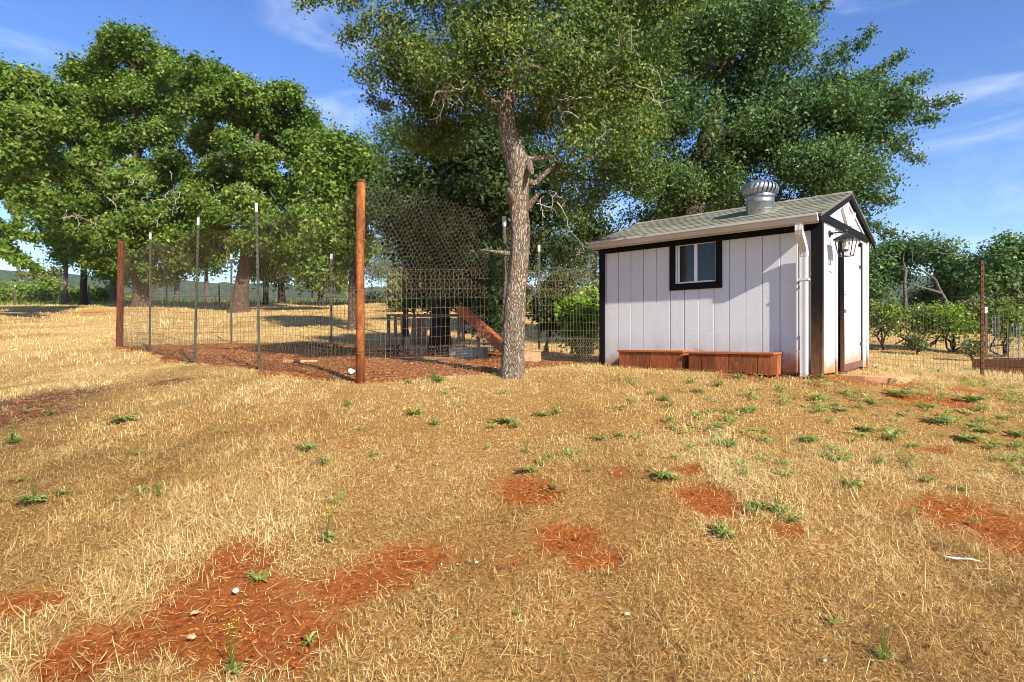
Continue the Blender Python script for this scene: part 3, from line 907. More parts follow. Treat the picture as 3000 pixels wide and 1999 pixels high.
# --- turbine ventilator on the roof
vx, vy = -.82, .40
vz = HW + .055 + RS * vy
wp = Vector((3.51, 6.84, SHZ)) + Vector((SHU[0] * vx + SHV[0] * vy, SHU[1] * vx + SHV[1] * vy, vz))
vent = thing('turbine_ventilator', 'galvanised turbine ventilator standing on the shed roof', 'ventilator', wp, rz)
vent.scale = (.93, .93, .95)
MB().lathe([(.182, -.085), (.182, .13), (.186, .132), (.186, .142), (.182, .144), (.182, .205), (.19, .207), (.19, .222), (.17, .225)], 36).build('collar', M['galv'], vent, True)
MB().add([(-.24, -.24, -.24 * RS + .012), (.24, -.24, -.24 * RS + .012), (.24, .24, .24 * RS + .012), (-.24, .24, .24 * RS + .012), (-.24, -.24, -.24 * RS + .020), (.24, -.24, -.24 * RS + .020), (.24, .24, .24 * RS + .020), (-.24, .24, .24 * RS + .020)],
         [(0, 3, 2, 1), (4, 5, 6, 7), (0, 1, 5, 4), (1, 2, 6, 5), (2, 3, 7, 6), (3, 0, 4, 7)]).build('flashing', M['shingle'], vent)
sp = []
for i in range(40):
    a = 6.283 * 1.0 * i / 39
    sp.append((.184 * math.cos(a + 3.6), .184 * math.sin(a + 3.6), .00 + .11 * i / 39))
MB().tube(sp, .0035, 5).build('seam', M['galv'], vent, True)
nv = 22
for i in range(nv):
    a0 = 6.283 * i / nv
    vs, fs = [], []
    m_ = 9
    for j in range(m_):
        q = j / (m_ - 1)
        el = -1.0 + q * 2.25
        rr = .232 * math.cos(el) ** .75 if el < 1.5 else .03
        rr = max(rr, .05)
        z = .222 + .105 + .118 * math.sin(el) - .012
        tw = a0 + .28 * q
        vs += [(rr * math.cos(tw), rr * math.sin(tw), z), ((rr - .002 + .012) * math.cos(tw + .12), (rr + .010) * math.sin(tw + .12), z), ((rr - .022) * math.cos(tw + .30), (rr - .022) * math.sin(tw + .30), z)]
    for j in range(m_ - 1):
        fs += [(j * 3, j * 3 + 1, j * 3 + 4, j * 3 + 3), (j * 3 + 1, j * 3 + 2, j * 3 + 5, j * 3 + 4)]
    MB().add(vs, fs).build('vane', M['galv'], vent, True)
MB().lathe([(.10, .430), (.085, .440), (.03, .446), (.001, .447)], 28).build('top_cap', M['galv'], vent, True)
MB().lathe([(.193, .222), (.193, .236), (.17, .24)], 36).build('lower_ring', M['galv'], vent, True)
MB().lathe([(.165, .20), (.165, .33), (.11, .42), (.001, .42)], 20).build('throat', M['blackmetal'], vent)

# --- wall lantern on the gable
lw = Vector((3.51, 6.84, SHZ)) + Vector((SHU[0] * .0 + SHV[0] * .30, SHU[1] * .0 + SHV[1] * .30, 1.655))
lan = thing('wall_lantern', 'black carriage lantern with candle bulbs on the shed gable', 'lantern', lw, rz)
MB().tube([(.012, 0, 0), (.030, 0, 0)], [.042, .038], 16).build('mount_plate', M['blackmetal'], lan)
ax_ = .19
MB().tube([(.03, 0, 0), (.08, 0, .004), (ax_, 0, .004)], .010, 8).tube([(.035, 0, -.0), (.05, 0, 0)], .02, 10).build('arm', M['blackmetal'], lan, True)
MB().tube([(ax_, 0, .004), (ax_, 0, -.03)], .011, 8).tube([(ax_, 0, .0), (ax_, 0, .028), (ax_, 0, .036)], [.02, .016, .004], 10).build('hanger', M['blackmetal'], lan, True)
def frust(z0, z1, a, b):
    return [(ax_ - a, -a, z0), (ax_ + a, -a, z0), (ax_ + a, a, z0), (ax_ - a, a, z0), (ax_ - b, -b, z1), (ax_ + b, -b, z1), (ax_ + b, b, z1), (ax_ - b, b, z1)]
MB().hexa(frust(-.098, -.088, .112, .112)).hexa(frust(-.0875, -.045, .112, .055)).hexa(frust(-.0445, -.026, .05, .03)).build('cap', M['blackmetal'], lan)
zt, zb, at_, ab_ = -.099, -.275, .092, .062
for (i, j) in ((-1, -1), (1, -1), (1, 1), (-1, 1)):
    MB().beam((ax_ + i * at_, j * at_, zt), (ax_ + i * ab_, j * ab_, zb), .009, .009).build('frame_bar', M['blackmetal'], lan)
for (p, q) in (((-1, -1), (1, -1)), ((1, -1), (1, 1)), ((1, 1), (-1, 1)), ((-1, 1), (-1, -1))):
    MB().beam((ax_ + p[0] * ab_, p[1] * ab_, zb), (ax_ + q[0] * ab_, q[1] * ab_, zb), .009, .010).build('frame_bar', M['blackmetal'], lan)
MB().tube([(ax_, 0, -.225), (ax_, 0, -.20)], .028, 10).build('candle_plate', M['blackmetal'], lan)
MB().tube([(ax_, 0, -.26), (ax_, 0, -.10)], .004, 6).build('stem', M['blackmetal'], lan)
M['candle'] = plain('candle_sleeve', (.62, .55, .42), (.7, .62, .5), bump=0)
t = NT('bulb_glass'); M['bulb'] = t.done(t.bsdf((.75, .66, .45), .1, .5))
for k in range(3):
    a = 2.1 * k + .5
    cx_, cy_ = ax_ + .035 * math.cos(a), .035 * math.sin(a)
    MB().tube([(cx_, cy_, -.20), (cx_, cy_, -.155)], .009, 8).build('candle', M['candle'], lan)
    MB().lathe([(.006, -.155), (.012, -.138), (.009, -.118), (.001, -.105)], 8, (cx_, cy_)).build('bulb', M['bulb'], lan, True)

# --- wooden planters against the front wall
def planter(s0, s1, off, label, seed):
    random.seed(seed)
    c = Vector((3.51, 6.84, 0)) + Vector((-SHU[0] * (s0 + s1) / 2 - SHV[0] * off, -SHU[1] * (s0 + s1) / 2 - SHV[1] * off, 0))
    c.z = h1(c.x, c.y) - .015
    p = thing('planter_box', label, 'planter', c, rz + R(random.uniform(-1.0, 1.0)), 'redwood planter boxes')
    lx, wy, hz = (s1 - s0), .26, .235
    n = 6
    for k in range(n):
        a = -lx / 2 + lx * k / n
        MB().box((a + .004, -wy / 2 - .016, .0), (a + lx / n - .004, -wy / 2, hz - .0)).build('slat', M['redwood'], p, bevel=.002)
        MB().box((a + .004, wy / 2, .0), (a + lx / n - .004, wy / 2 + .016, hz)).build('slat', M['redwood'], p, bevel=.002)
    for sx_ in (-1, 1):
        for k in range(2):
            MB().box((sx_ * lx / 2 - .008, -wy / 2 + .001 + k * wy / 2, 0), (sx_ * lx / 2 + .008, -wy / 2 + wy / 2 * (k + 1) - .003, hz)).build('end_slat', M['redwood'], p, bevel=.002)
    MB().box((-lx / 2 - .02, -wy / 2 - .03, hz), (lx / 2 + .02, -wy / 2 + .03, hz + .025)).build('rail', M['rail'], p, bevel=.003)
    MB().box((-lx / 2 - .02, wy / 2 - .03, hz), (lx / 2 + .02, wy / 2 + .03, hz + .025)).build('rail', M['rail'], p, bevel=.003)
    for sx_ in (-1, 1):
        MB().box((sx_ * lx / 2 - .022, -wy / 2 + .031, hz + .0005), (sx_ * lx / 2 + .022, wy / 2 - .031, hz + .0245)).build('rail', M['rail'], p, bevel=.003)
    MB().box((-lx / 2 + .01, -wy / 2 + .002, .02), (lx / 2 - .01, wy / 2 - .002, .17)).build('soil', M['clodflat'], p)
M['clodflat'] = plain('planter_soil', (.10, .045, .02), (.17, .08, .04), 30)
planter(1.535, 2.48, .165, 'redwood slat planter box beneath the window, beside the black corner post', 1)
planter(.42, 1.44, .185, 'longer redwood slat planter box beside the white downspout', 2)

# --- concrete step at the door
sx0 = Vector((3.51, 6.84, 0)) + Vector((SHU[0] * .47 + SHV[0] * .98, SHU[1] * .47 + SHV[1] * .98, 0))
sx0.z = 0.985
st = MB()
o_ = [(-.40, -.60), (-.1, -.63), (.20, -.56), (.27, -.2), (.25, .5), (.18, .66), (-.2, .70), (-.40, .66)]
st.add([(a, b, 0) for a, b in o_] + [(a * .985, b * .985, .085) for a, b in o_], [tuple(range(7, -1, -1)), tuple(range(8, 16))] + [(i, (i + 1) % 8, (i + 1) % 8 + 8, i + 8) for i in range(8)])
o = st.build('step_slab', M['concrete'], None, bevel=.006)
o.location = sx0; o.rotation_euler = (R(-1.0), R(1.0), rz)
tag(o, 'dusty tan concrete step slab outside the shed door', 'step')
# ================================================================ TREES
def sphere_dirs(n, r):
    v = r.normal(size=(n, 3))
    return norm(v)

def leaves_mesh(C, size, r, up=.45, outward=None, spread=1.0, aspect=.5, base_rnd=None, fold=.22, tri=False):
    n = len(C)
    nrm = r.normal(size=(n, 3)) * .75 + np.array([0, 0, up])
    if outward is not None:
        nrm = nrm + outward * .6
    nrm = norm(nrm)
    ax = norm(np.cross(nrm, r.normal(size=(n, 3))))
    sd = np.cross(nrm, ax)
    L_ = (size * r.uniform(.65, 1.3, n))[:, None]
    if tri:
        w_ = L_ * aspect * .62 * r.uniform(.7, 1.3, (n, 1))
        V = np.stack([C - ax * L_ * .45 - sd * w_, C - ax * L_ * .45 * r.uniform(.2, 1, (n, 1)) + sd * w_, C + ax * L_ * .55], 1).reshape(-1, 3)
        rn = r.random(n) if base_rnd is None else np.clip(base_rnd + r.normal(size=n) * .2, 0, 1)
        return V, np.arange(n * 3).reshape(-1, 3), np.repeat(rn, 3)
    b = C - ax * L_ * .5
    tip = C + ax * L_ * .5 - nrm * L_ * .08
    lf = C + ax * L_ * .03 + sd * L_ * aspect * .5 + nrm * L_ * fold * .5
    rt = C + ax * L_ * .03 - sd * L_ * aspect * .5 + nrm * L_ * fold * .5
    V = np.stack([b, rt, tip, lf], 1).reshape(-1, 3)
    k = (np.arange(n) * 4)[:, None]
    F = np.concatenate([k + np.array([[0, 1, 2]]), k + np.array([[0, 2, 3]])], 1).reshape(-1, 3)
    rn = r.random(n) if base_rnd is None else np.clip(base_rnd + r.normal(size=n) * .2, 0, 1)
    return V, F, np.repeat(rn, 4)

def grow(trunk, targets, r, rtip, sag=.05, jit=.12):
    """trunk: list of (x,y,z,r). Grow a branch to every target from the nearest wood. returns segment arrays"""
    pts, par = [], []
    for i, p in enumerate(trunk):
        pts.append(np.array(p[:3], float)); par.append(i - 1)
    nt = len(pts)
    X = np.zeros((nt + len(targets) * 3 + 4, 3)); X[:nt] = pts
    n = nt
    d0 = np.linalg.norm(targets - X[nt - 1], axis=1)
    first = max(1, int(nt * .35))
    dist_root = np.zeros(len(X))
    for i in range(1, nt):
        dist_root[i] = dist_root[i - 1] + np.linalg.norm(X[i] - X[i - 1])
    tips = []
    for ti in np.argsort(d0):
        t_ = targets[ti]
        dd = np.linalg.norm(X[first:n] - t_, axis=1) + .12 * dist_root[first:n]
        j = first + int(np.argmin(dd))
        a = X[j]; v = t_ - a; ln = np.linalg.norm(v)
        prev = j
        for f in ((.35, .7, 1.0) if ln > .5 else (.55, 1.0)):
            q = a + v * f + (r.normal(size=3) * jit * ln * (1 if f < 1 else .0)) + np.array([0, 0, sag * ln * math.sin(f * 3.14)])
            X[n] = q; par.append(prev); dist_root[n] = dist_root[prev] + np.linalg.norm(q - X[prev]); prev = n; n += 1
        tips.append((ti, prev))
    X = X[:n]; par = np.array(par)
    area = np.zeros(n)
    for (_, k) in tips:
        area[k] += rtip ** 2.2
    for i in range(n - 1, 0, -1):
        area[i] = max(area[i], rtip ** 2.2)
        area[par[i]] += area[i]
    rad = area ** (1 / 2.2)
    for i in range(nt):
        rad[i] = trunk[i][3]
    for i in range(nt, n):
        rad[i] = min(rad[i], rad[par[i]] * .82)
    rad[nt:] = np.maximum(rad[nt:], rtip * .7)
    idx = np.arange(nt, n)
    r1 = rad[idx]
    r0 = np.minimum(rad[par[idx]], r1 * 1.35 + .002)
    return X[par[idx]], X[idx], r0, r1

def bumpy_trunk(trunk, r, sides=18, sub=6, rough=.10):
    """one continuous tapered tube with an uneven section"""
    T = np.array(trunk, float)
    s = np.r_[0, np.cumsum(np.linalg.norm(np.diff(T[:, :3], axis=0), axis=1))]
    m = max(int((len(T) - 1) * sub * (2 if sides > 24 else 1)), 4)
    q = np.linspace(0, s[-1], m)
    # smooth centre line
    C = np.stack([np.interp(q, s, T[:, k]) for k in range(4)], 1)
    for _ in range(3):
        C[1:-1] = (C[:-2] + 2 * C[1:-1] + C[2:]) / 4
    a = np.linspace(0, 2 * np.pi, sides, endpoint=False)
    ph = r.uniform(0, 6.28, 6)
    rr = 1 + rough * (np.sin(2 * a[None] + ph[0] + q[:, None] * 1.1) * .5 + np.sin(3 * a[None] + ph[1] - q[:, None] * 2.3) * .5 + np.sin(5 * a[None] + ph[2] + q[:, None] * 3.7) * .35) + r.normal(size=(m, sides)) * .035
    flare = 1 + .35 * np.exp(-q / max(.10 * s[-1], .15))
    flare = 1 + .32 * np.exp(-q / .16) + .05 * np.exp(-q / .5)
    Rr = C[:, 3:4] * rr * flare[:, None]
    tg = norm(np.gradient(C[:, :3], axis=0))
    ex = np.tile(np.array([[1.0, 0.1, 0.05]]), (m, 1)); ex = norm(ex - tg * (ex * tg).sum(1, keepdims=True))
    ey = np.cross(tg, ex)
    V = (C[:, None, :3] + Rr[..., None] * (ex[:, None] * np.cos(a)[None, :, None] + ey[:, None] * np.sin(a)[None, :, None])).reshape(-1, 3)
    i = (np.arange(m - 1)[:, None] * sides + np.arange(sides)[None]).ravel()
    jn = (np.arange(m - 1)[:, None] * sides + (np.arange(sides)[None] + 1) % sides).ravel()
    return V, np.stack([i, jn, jn + sides, i + sides], 1)

def crown_points(lobes, n, r, sub=13, lump=.36, shell=.55):
    """cluster centres: every lobe carries smaller lumps, so the outline is uneven"""
    w = np.array([l[6] if len(l) > 6 else l[3] * l[4] * l[5] for l in lobes], float) ** .72
    w /= w.sum()
    out, tone = [], []
    for l, wi in zip(lobes, w):
        c, rad = np.array(l[:3]), np.array(l[3:6])
        k = max(5, int(sub))
        dirs = sphere_dirs(k, r)
        sc = c + dirs * rad * r.uniform(.45, .80, (k, 1))
        m = max(6, int(n * wi))
        pick = r.integers(0, k, m)
        dd = sphere_dirs(m, r)
        dd[:, 2] = dd[:, 2] * .85 + .12
        q = sc[pick] + dd * rad * lump * (shell + (1 - shell) * r.random((m, 1)) ** .5) * r.uniform(.7, 1.12, (k, 1))[pick]
        out.append(q)
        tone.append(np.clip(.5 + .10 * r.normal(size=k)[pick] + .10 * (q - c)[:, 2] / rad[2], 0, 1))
    return np.concatenate(out), np.concatenate(tone)

NLEAF = [0]
def tree(name, label, trunk, lobes, n, per, leaf, crad, lm, bm, seed, cat='tree', group=None, rtip=.006, sprigs=(), dead=0, sides=14, deadzone=None, up=.4, sub=13, stubs=(), lump=.36, aspect=.5, tri=True):
    """trunk: world points with radii, first at the ground. lobes: world ellipsoids (x,y,z,rx,ry,rz)"""
    r = np.random.default_rng(seed)
    base = np.array(trunk[0][:3])
    root = thing(name, label, cat, tuple(base), 0, group)
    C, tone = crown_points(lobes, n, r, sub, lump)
    ext_c, ext_t, sp_targets = [], [], []
    for (a, b) in sprigs:                              # long leafy twigs reaching out of the crown
        a, b = np.array(a), np.array(b)
        ln = np.linalg.norm(b - a)
        m = max(5, int(ln / (crad * .42)))
        f = np.linspace(0.05, 1, m)[:, None]
        q = a + (b - a) * f + r.normal(size=(m, 3)) * crad * .35 * (1.05 - f)
        ext_c.append(q); ext_t.append(np.full(m, .5))
    allC = np.concatenate([C] + ext_c) if ext_c else C
    allT = np.concatenate([tone] + ext_t) if ext_t else tone
    p0, p1, r0, r1 = grow(trunk, allC, r, rtip)
    Vt, Ft = bumpy_trunk(trunk, r, sides)
    parts_v, parts_f, b = [Vt], [Ft], len(Vt)
    thin = r1 < rtip * 2.2
    for q_, k_ in ((thin, 3), (~thin, 6)):
        Vs, Fs = seg_tubes(p0[q_], p1[q_], r0[q_], r1[q_], k_)
        parts_v.append(Vs); parts_f.append(Fs + b); b += len(Vs)
    for (sa, sb, ra, rb) in stubs:
        v, f = bumpy_trunk([(*sa, ra), (*(.5 * (np.array(sa) + np.array(sb))), (ra + rb) / 2), (*sb, rb), (*(np.array(sb) + .3 * (np.array(sb) - np.array(sa))), rb * .25)], r, 9, 5, .12)
        parts_v.append(v); parts_f.append(f + b); b += len(v)
    o = link('trunk', fast_mesh('trunk', np.concatenate(parts_v) - base, np.concatenate(parts_f)), bm, root, True)
    # leaves
    k = np.repeat(np.arange(len(allC)), per)
    sc = np.where(k >= len(C), .5, 1.0)[:, None]
    off = r.normal(size=(len(k), 3)) * crad * .5 * sc * np.array([1, 1, .8])
    Cl = allC[k] + off
    cen = np.mean(C, 0)
    ow = .8 * norm(Cl - cen) + .9 * norm(off)
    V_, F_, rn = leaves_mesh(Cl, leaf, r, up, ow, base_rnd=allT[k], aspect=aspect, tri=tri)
    NLEAF[0] += len(k)
    link('crown', fast_mesh('crown', V_ - base, F_, rn), lm, root)
    if dead:
        z = deadzone if deadzone is not None else lobes
        p0, p1, ra, rb = [], [], [], []
        for i in range(dead):
            l = z[r.integers(0, len(z))]
            q = np.array(l[:3]) + sphere_dirs(1, r)[0] * np.array(l[3:6]) * r.uniform(.4, 1.0)
            d = norm(np.array([r.normal(), r.normal() - .5, r.normal() * .6 - .5]))
            s_ = r.uniform(.10, .26) * crad * 1.6
            rad_ = rtip * r.uniform(.9, 1.6)
            for st_ in range(r.integers(5, 10)):
                q2 = q + d * s_
                p0.append(q); p1.append(q2); ra.append(rad_); rb.append(rad_ * .88)
                if r.random() < .55:
                    d3 = norm(d + r.normal(size=3) * .8)
                    p0.append(q2); p1.append(q2 + d3 * s_ * 1.3); ra.append(rad_ * .7); rb.append(rad_ * .35)
                q = q2; rad_ *= .88
                d = norm(d + r.normal(size=3) * .38 + np.array([0, 0, -.16]))
        v, f = seg_tubes(np.array(p0), np.array(p1), np.array(ra), np.array(rb), 4)
        link('dead_twigs', fast_mesh('dead_twigs', v - base, f), M['deadwood'], root)['kind'] = 'stuff'
    return root

def lobe(px, py, d, rx, ry, depth=1.0):
    p = P(px, py, d)
    a, c = rx / FPX * d, ry / FPX * d
    return (p[0], p[1], p[2], a, (a + c) / 2 * depth, c)
def trunk_px(pts, foot=True):
    """[(px, py, d, width_px)] -> world trunk points; the first is set on the ground"""
    out = []
    for i, (px, py, d, w) in enumerate(pts):
        p = P(px, py, d)
        if i == 0 and foot:
            p[2] = h1(p[0], p[1]) - .06
        out.append((p[0], p[1], p[2], w / FPX * d / 2))
    return out

# --- the oak in front of the pen
T = trunk_px([(1501, 1100, 7.2, 63), (1504, 1040, 7.2, 63), (1509, 900, 7.2, 61), (1514, 860, 7.2, 58), (1521, 760, 7.2, 52), (1524, 690, 7.2, 54), (1519, 600, 7.2, 52), (1520, 520, 7.2, 54), (1511, 460, 7.2, 65), (1488, 390, 7.2, 52),
              (1484, 330, 7.2, 45), (1497, 250, 7.3, 40), (1508, 150, 7.4, 34), (1530, 20, 7.5, 29), (1550, -150, 7.5, 22), (1560, -330, 7.5, 14)])
lobes = [lobe(1560, 40, 7.2, 300, 210), lobe(1290, 120, 7.4, 220, 170), lobe(1150, 190, 7.4, 110, 110), lobe(1830, 130, 7.6, 230, 210), lobe(1760, 400, 7.5, 190, 170), lobe(1690, 560, 7.8, 130, 75),
         lobe(1330, 330, 8.0, 170, 130), lobe(1230, 380, 8.0, 110, 90), lobe(1600, 310, 8.2, 150, 120), lobe(1560, -260, 7.4, 420, 260), lobe(1250, -150, 7.4, 240, 180), lobe(1880, -150, 7.4, 260, 200), lobe(1840, 520, 7.8, 110, 90), lobe(1610, 190, 6.7, 170, 110), lobe(1400, 180, 6.9, 170, 110)]
sp = [(P(1130, 120, 7.4), P(1012, 112, 7.3)), (P(1130, 230, 7.4), P(1050, 215, 7.3)), (P(1150, 60, 7.4), P(1020, 85, 7.2)), (P(1100, -60, 7.3), P(885, 15, 7.2)), (P(1150, -60, 7.3), P(1000, 20, 7.2)), (P(1160, 340, 7.8), P(1085, 285, 7.7)), (P(1700, 600, 7.6), P(1660, 655, 7.5))]
st = [(P(1500, 590, 7.15), P(1490, 560, 7.0), .05, .035), (P(1545, 610, 7.2), P(1572, 575, 7.1), .04, .025), (P(1548, 480, 7.2), P(1557, 505, 7.0), .04, .03), (P(1540, 850, 7.2), P(1556, 842, 7.1), .045, .03),
      (P(1485, 330, 7.2), P(1410, 275, 7.2), .055, .03), (P(1530, 470, 7.2), P(1620, 460, 7.4), .035, .02), (P(1500, 745, 7.2), P(1430, 735, 7.1), .03, .012)]
tree('oak_tree', 'olive green oak with grey ridged trunk standing in front of the pen netting', T, lobes, 2000, 76, .047, .235, M['oak_front'], M['bark_front'], 11, rtip=.0045, sprigs=sp, dead=34, sides=30, up=.35, stubs=st,
     deadzone=[lobe(1290, 260, 6.9, 60, 40), lobe(1650, 330, 7.0, 120, 150), lobe(1800, 200, 7.0, 150, 150), lobe(1600, 600, 7.0, 60, 40)], aspect=.55, tri=False)

# --- broad blue-green oak behind the shed
T = trunk_px([(2010, 1010, 13.8, 75), (2015, 800, 13.8, 66), (2030, 600, 13.8, 60), (2070, 400, 14, 50), (2120, 200, 14, 36), (2140, 0, 14, 22)])
lobes = [lobe(2130, 140, 14, 260, 220), lobe(2350, 330, 14, 260, 170), lobe(2530, 330, 14, 150, 90), lobe(2430, 500, 13.6, 180, 120), lobe(2210, 480, 13.8, 250, 160), lobe(1960, 520, 14, 200, 120), lobe(2100, -120, 14, 280, 200),
         lobe(1880, 250, 14.5, 240, 240), lobe(2440, 600, 14, 110, 70), lobe(1850, -50, 14.5, 240, 180), lobe(2260, 620, 14.6, 170, 80), lobe(2000, 640, 15, 170, 70), lobe(2260, 90, 14, 130, 130)]
sp = [(P(2460, 190, 14), P(2548, 92, 13.8)), (P(2500, 260, 14), P(2638, 165, 13.8)), (P(2560, 290, 14), P(2706, 225, 13.8)), (P(2600, 320, 14), P(2793, 296, 13.6)), (P(2560, 380, 14), P(2690, 466, 13.6)), (P(2600, 340, 14), P(2740, 345, 13.6)), (P(2350, 60, 14), P(2415, 10, 14)), (P(2450, 560, 13.8), P(2615, 590, 13.4)), (P(2460, 620, 13.8), P(2615, 690, 13.4)), (P(2540, 400, 14), P(2660, 400, 13.6)), (P(2400, 200, 14), P(2480, 130, 14)), (P(2440, 600, 13.8), P(2540, 740, 13.5))]
tree('oak_tree', 'broad dark blue green oak spreading behind the shed roof', T, lobes, 2300, 100, .082, .37, M['oak_back'], M['bark_dark'], 12, rtip=.008, sprigs=sp, dead=20, up=.3)

# --- shaded oak inside the pen corner
T = trunk_px([(1290, 1010, 12.6, 60), (1290, 860, 12.6, 50), (1300, 700, 12.6, 46), (1320, 560, 12.6, 38), (1340, 420, 12.6, 26)])
lobes = [lobe(1310, 500, 12.6, 170, 130), lobe(1450, 600, 12.4, 130, 120), lobe(1190, 590, 13, 100, 100), lobe(1340, 690, 12.6, 150, 90), lobe(1420, 800, 12.4, 90, 80), lobe(1250, 780, 12.8, 70, 60), lobe(1420, 420, 13, 150, 100), lobe(1560, 520, 12.8, 120, 90), lobe(1360, 880, 12.5, 110, 45), lobe(1300, 620, 12.8, 170, 110), lobe(1220, 700, 13.2, 80, 80), lobe(1400, 710, 13, 110, 90), lobe(1455, 870, 12.3, 55, 70), lobe(1440, 950, 12, 50, 35), lobe(1240, 870, 13.2, 50, 40), lobe(1330, 800, 13, 90, 60), lobe(1600, 610, 13.2, 70, 50), lobe(1735, 660, 13.6, 55, 45), lobe(1570, 720, 13.2, 60, 60), lobe(1650, 740, 13.4, 60, 40), lobe(1500, 700, 13, 80, 80)]
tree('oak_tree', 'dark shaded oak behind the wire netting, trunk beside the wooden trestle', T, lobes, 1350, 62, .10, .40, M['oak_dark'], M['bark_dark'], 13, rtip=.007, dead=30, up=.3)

# --- slim sapling with airy branches
T = trunk_px([(1190, 980, 17.5, 16), (1185, 760, 17.5, 14), (1195, 560, 17.5, 11), (1190, 400, 17.5, 6)])
lobes = [lobe(1170, 450, 17.5, 70, 90), lobe(1130, 370, 17.5, 50, 40), lobe(1210, 560, 17.5, 70, 80), lobe(1120, 570, 17.5, 50, 60)]
tree('young_oak_tree', 'slim airy young oak with thin branches behind the netting', T, lobes, 120, 60, .09, .42, M['oak_back'], M['bark_dark'], 14, rtip=.008)
T = trunk_px([(1030, 975, 20, 22), (1035, 760, 20, 20), (1030, 560, 20, 14), (1040, 470, 20, 8)])
lobes = [lobe(1010, 470, 20, 70, 70), lobe(1085, 490, 20, 60, 60), lobe(960, 560, 20, 55, 90), lobe(1060, 590, 20, 80, 70), lobe(990, 700, 20, 80, 110), lobe(940, 780, 20, 60, 70), lobe(975, 420, 20, 30, 40)]
tree('broadleaf_tree', 'bright green broadleaf tree rising behind the rusty pipe post', T, lobes, 360, 70, .13, .55, M['oak_left'], M['bark_left'], 15, rtip=.01, aspect=.7)

# --- the grove on the left
T = trunk_px([(-190, 960, 23, 60), (-190, 760, 23, 50), (-160, 560, 23, 44), (-90, 420, 23, 30), (0, 330, 23.5, 16)])
lobes = [lobe(30, 250, 23.2, 68, 62), lobe(90, 250, 23.1, 57, 52), lobe(150, 290, 23.9, 50, 47), lobe(0, 340, 23.7, 68, 62), lobe(80, 350, 22.0, 57, 52), lobe(140, 370, 23.2, 44, 42), lobe(20, 440, 22.0, 68, 62), lobe(90, 450, 23.7, 50, 47), lobe(150, 480, 25.0, 44, 42), lobe(40, 540, 24.4, 62, 57), lobe(110, 560, 23.0, 50, 47), lobe(-60, 300, 24.4, 90, 84), lobe(-80, 450, 24.1, 90, 84)]
sp = [(P(-40, 690, 22.5), P(108, 790, 22)), (P(-40, 690, 22.5), P(50, 770, 22)), (P(-60, 640, 22.5), P(95, 700, 22)), (P(-20, 650, 22.5), P(25, 740, 22)), (P(30, 560, 22.5), P(60, 660, 22))]
tree('oak_tree', 'bright green oak with drooping boughs hanging over the open field', T, lobes, 800, 84, .135, .43, M['oak_left'], M['bark_left'], 16, rtip=.012, sprigs=sp, dead=14, aspect=.8, sub=7, lump=.5)
T = trunk_px([(413, 905, 33, 46), (414, 800, 33, 38), (410, 660, 33, 34), (405, 500, 33, 26), (395, 330, 33, 18), (390, 180, 33, 8)])
lobes = [lobe(390, 150, 33.2, 67, 62), lobe(345, 130, 33.4, 46, 43), lobe(450, 190, 34.0, 67, 62), lobe(498, 215, 32.3, 48, 45), lobe(300, 215, 33.5, 60, 55), lobe(245, 225, 34.3, 55, 52), lobe(210, 265, 34.3, 55, 52), lobe(180, 330, 32.0, 60, 55), lobe(270, 310, 33.5, 67, 62), lobe(350, 270, 33.4, 72, 66), lobe(430, 300, 33.0, 72, 66), lobe(500, 320, 34.5, 60, 55), lobe(150, 410, 33.1, 55, 52), lobe(230, 410, 32.8, 67, 62), lobe(310, 400, 34.4, 67, 62), lobe(400, 400, 33.4, 72, 66), lobe(480, 420, 32.4, 67, 62), lobe(200, 500, 32.4, 60, 55), lobe(290, 500, 33.0, 67, 62), lobe(370, 510, 31.6, 67, 62), lobe(450, 520, 33.3, 60, 55), lobe(520, 500, 33.8, 55, 52), lobe(260, 590, 32.8, 55, 52), lobe(340, 610, 34.1, 60, 55), lobe(430, 620, 34.4, 60, 55), lobe(510, 610, 33.2, 55, 52), lobe(460, 720, 33.6, 70, 64), lobe(380, 730, 31.8, 64, 58), lobe(560, 730, 31.6, 64, 58), lobe(320, 780, 34.5, 51, 48), lobe(470, 790, 32.3, 46, 43), lobe(410, 640, 31.0, 60, 55), lobe(395, 560, 31.0, 60, 55), lobe(430, 710, 31.0, 60, 50), lobe(350, 690, 31.0, 55, 50), lobe(200, 600, 33.0, 60, 50), lobe(260, 680, 33.0, 60, 50), lobe(540, 660, 33.0, 60, 50)]
tree('oak_tree', 'tallest bright green oak, rounded crown and thick brown trunk in dry grass', T, lobes, 1700, 86, .160, .50, M['oak_left'], M['bark_left'], 17, rtip=.014, dead=34, aspect=.8, sub=7, lump=.5, deadzone=[lobe(430, 560, 30, 160, 80), lobe(260, 640, 30, 100, 60), lobe(560, 560, 29, 60, 100)])
T = trunk_px([(700, 893, 30, 50), (708, 850, 30, 40), (718, 770, 30, 30), (720, 690, 30, 28), (728, 560, 30, 24), (745, 440, 30, 18), (770, 330, 30, 9)])
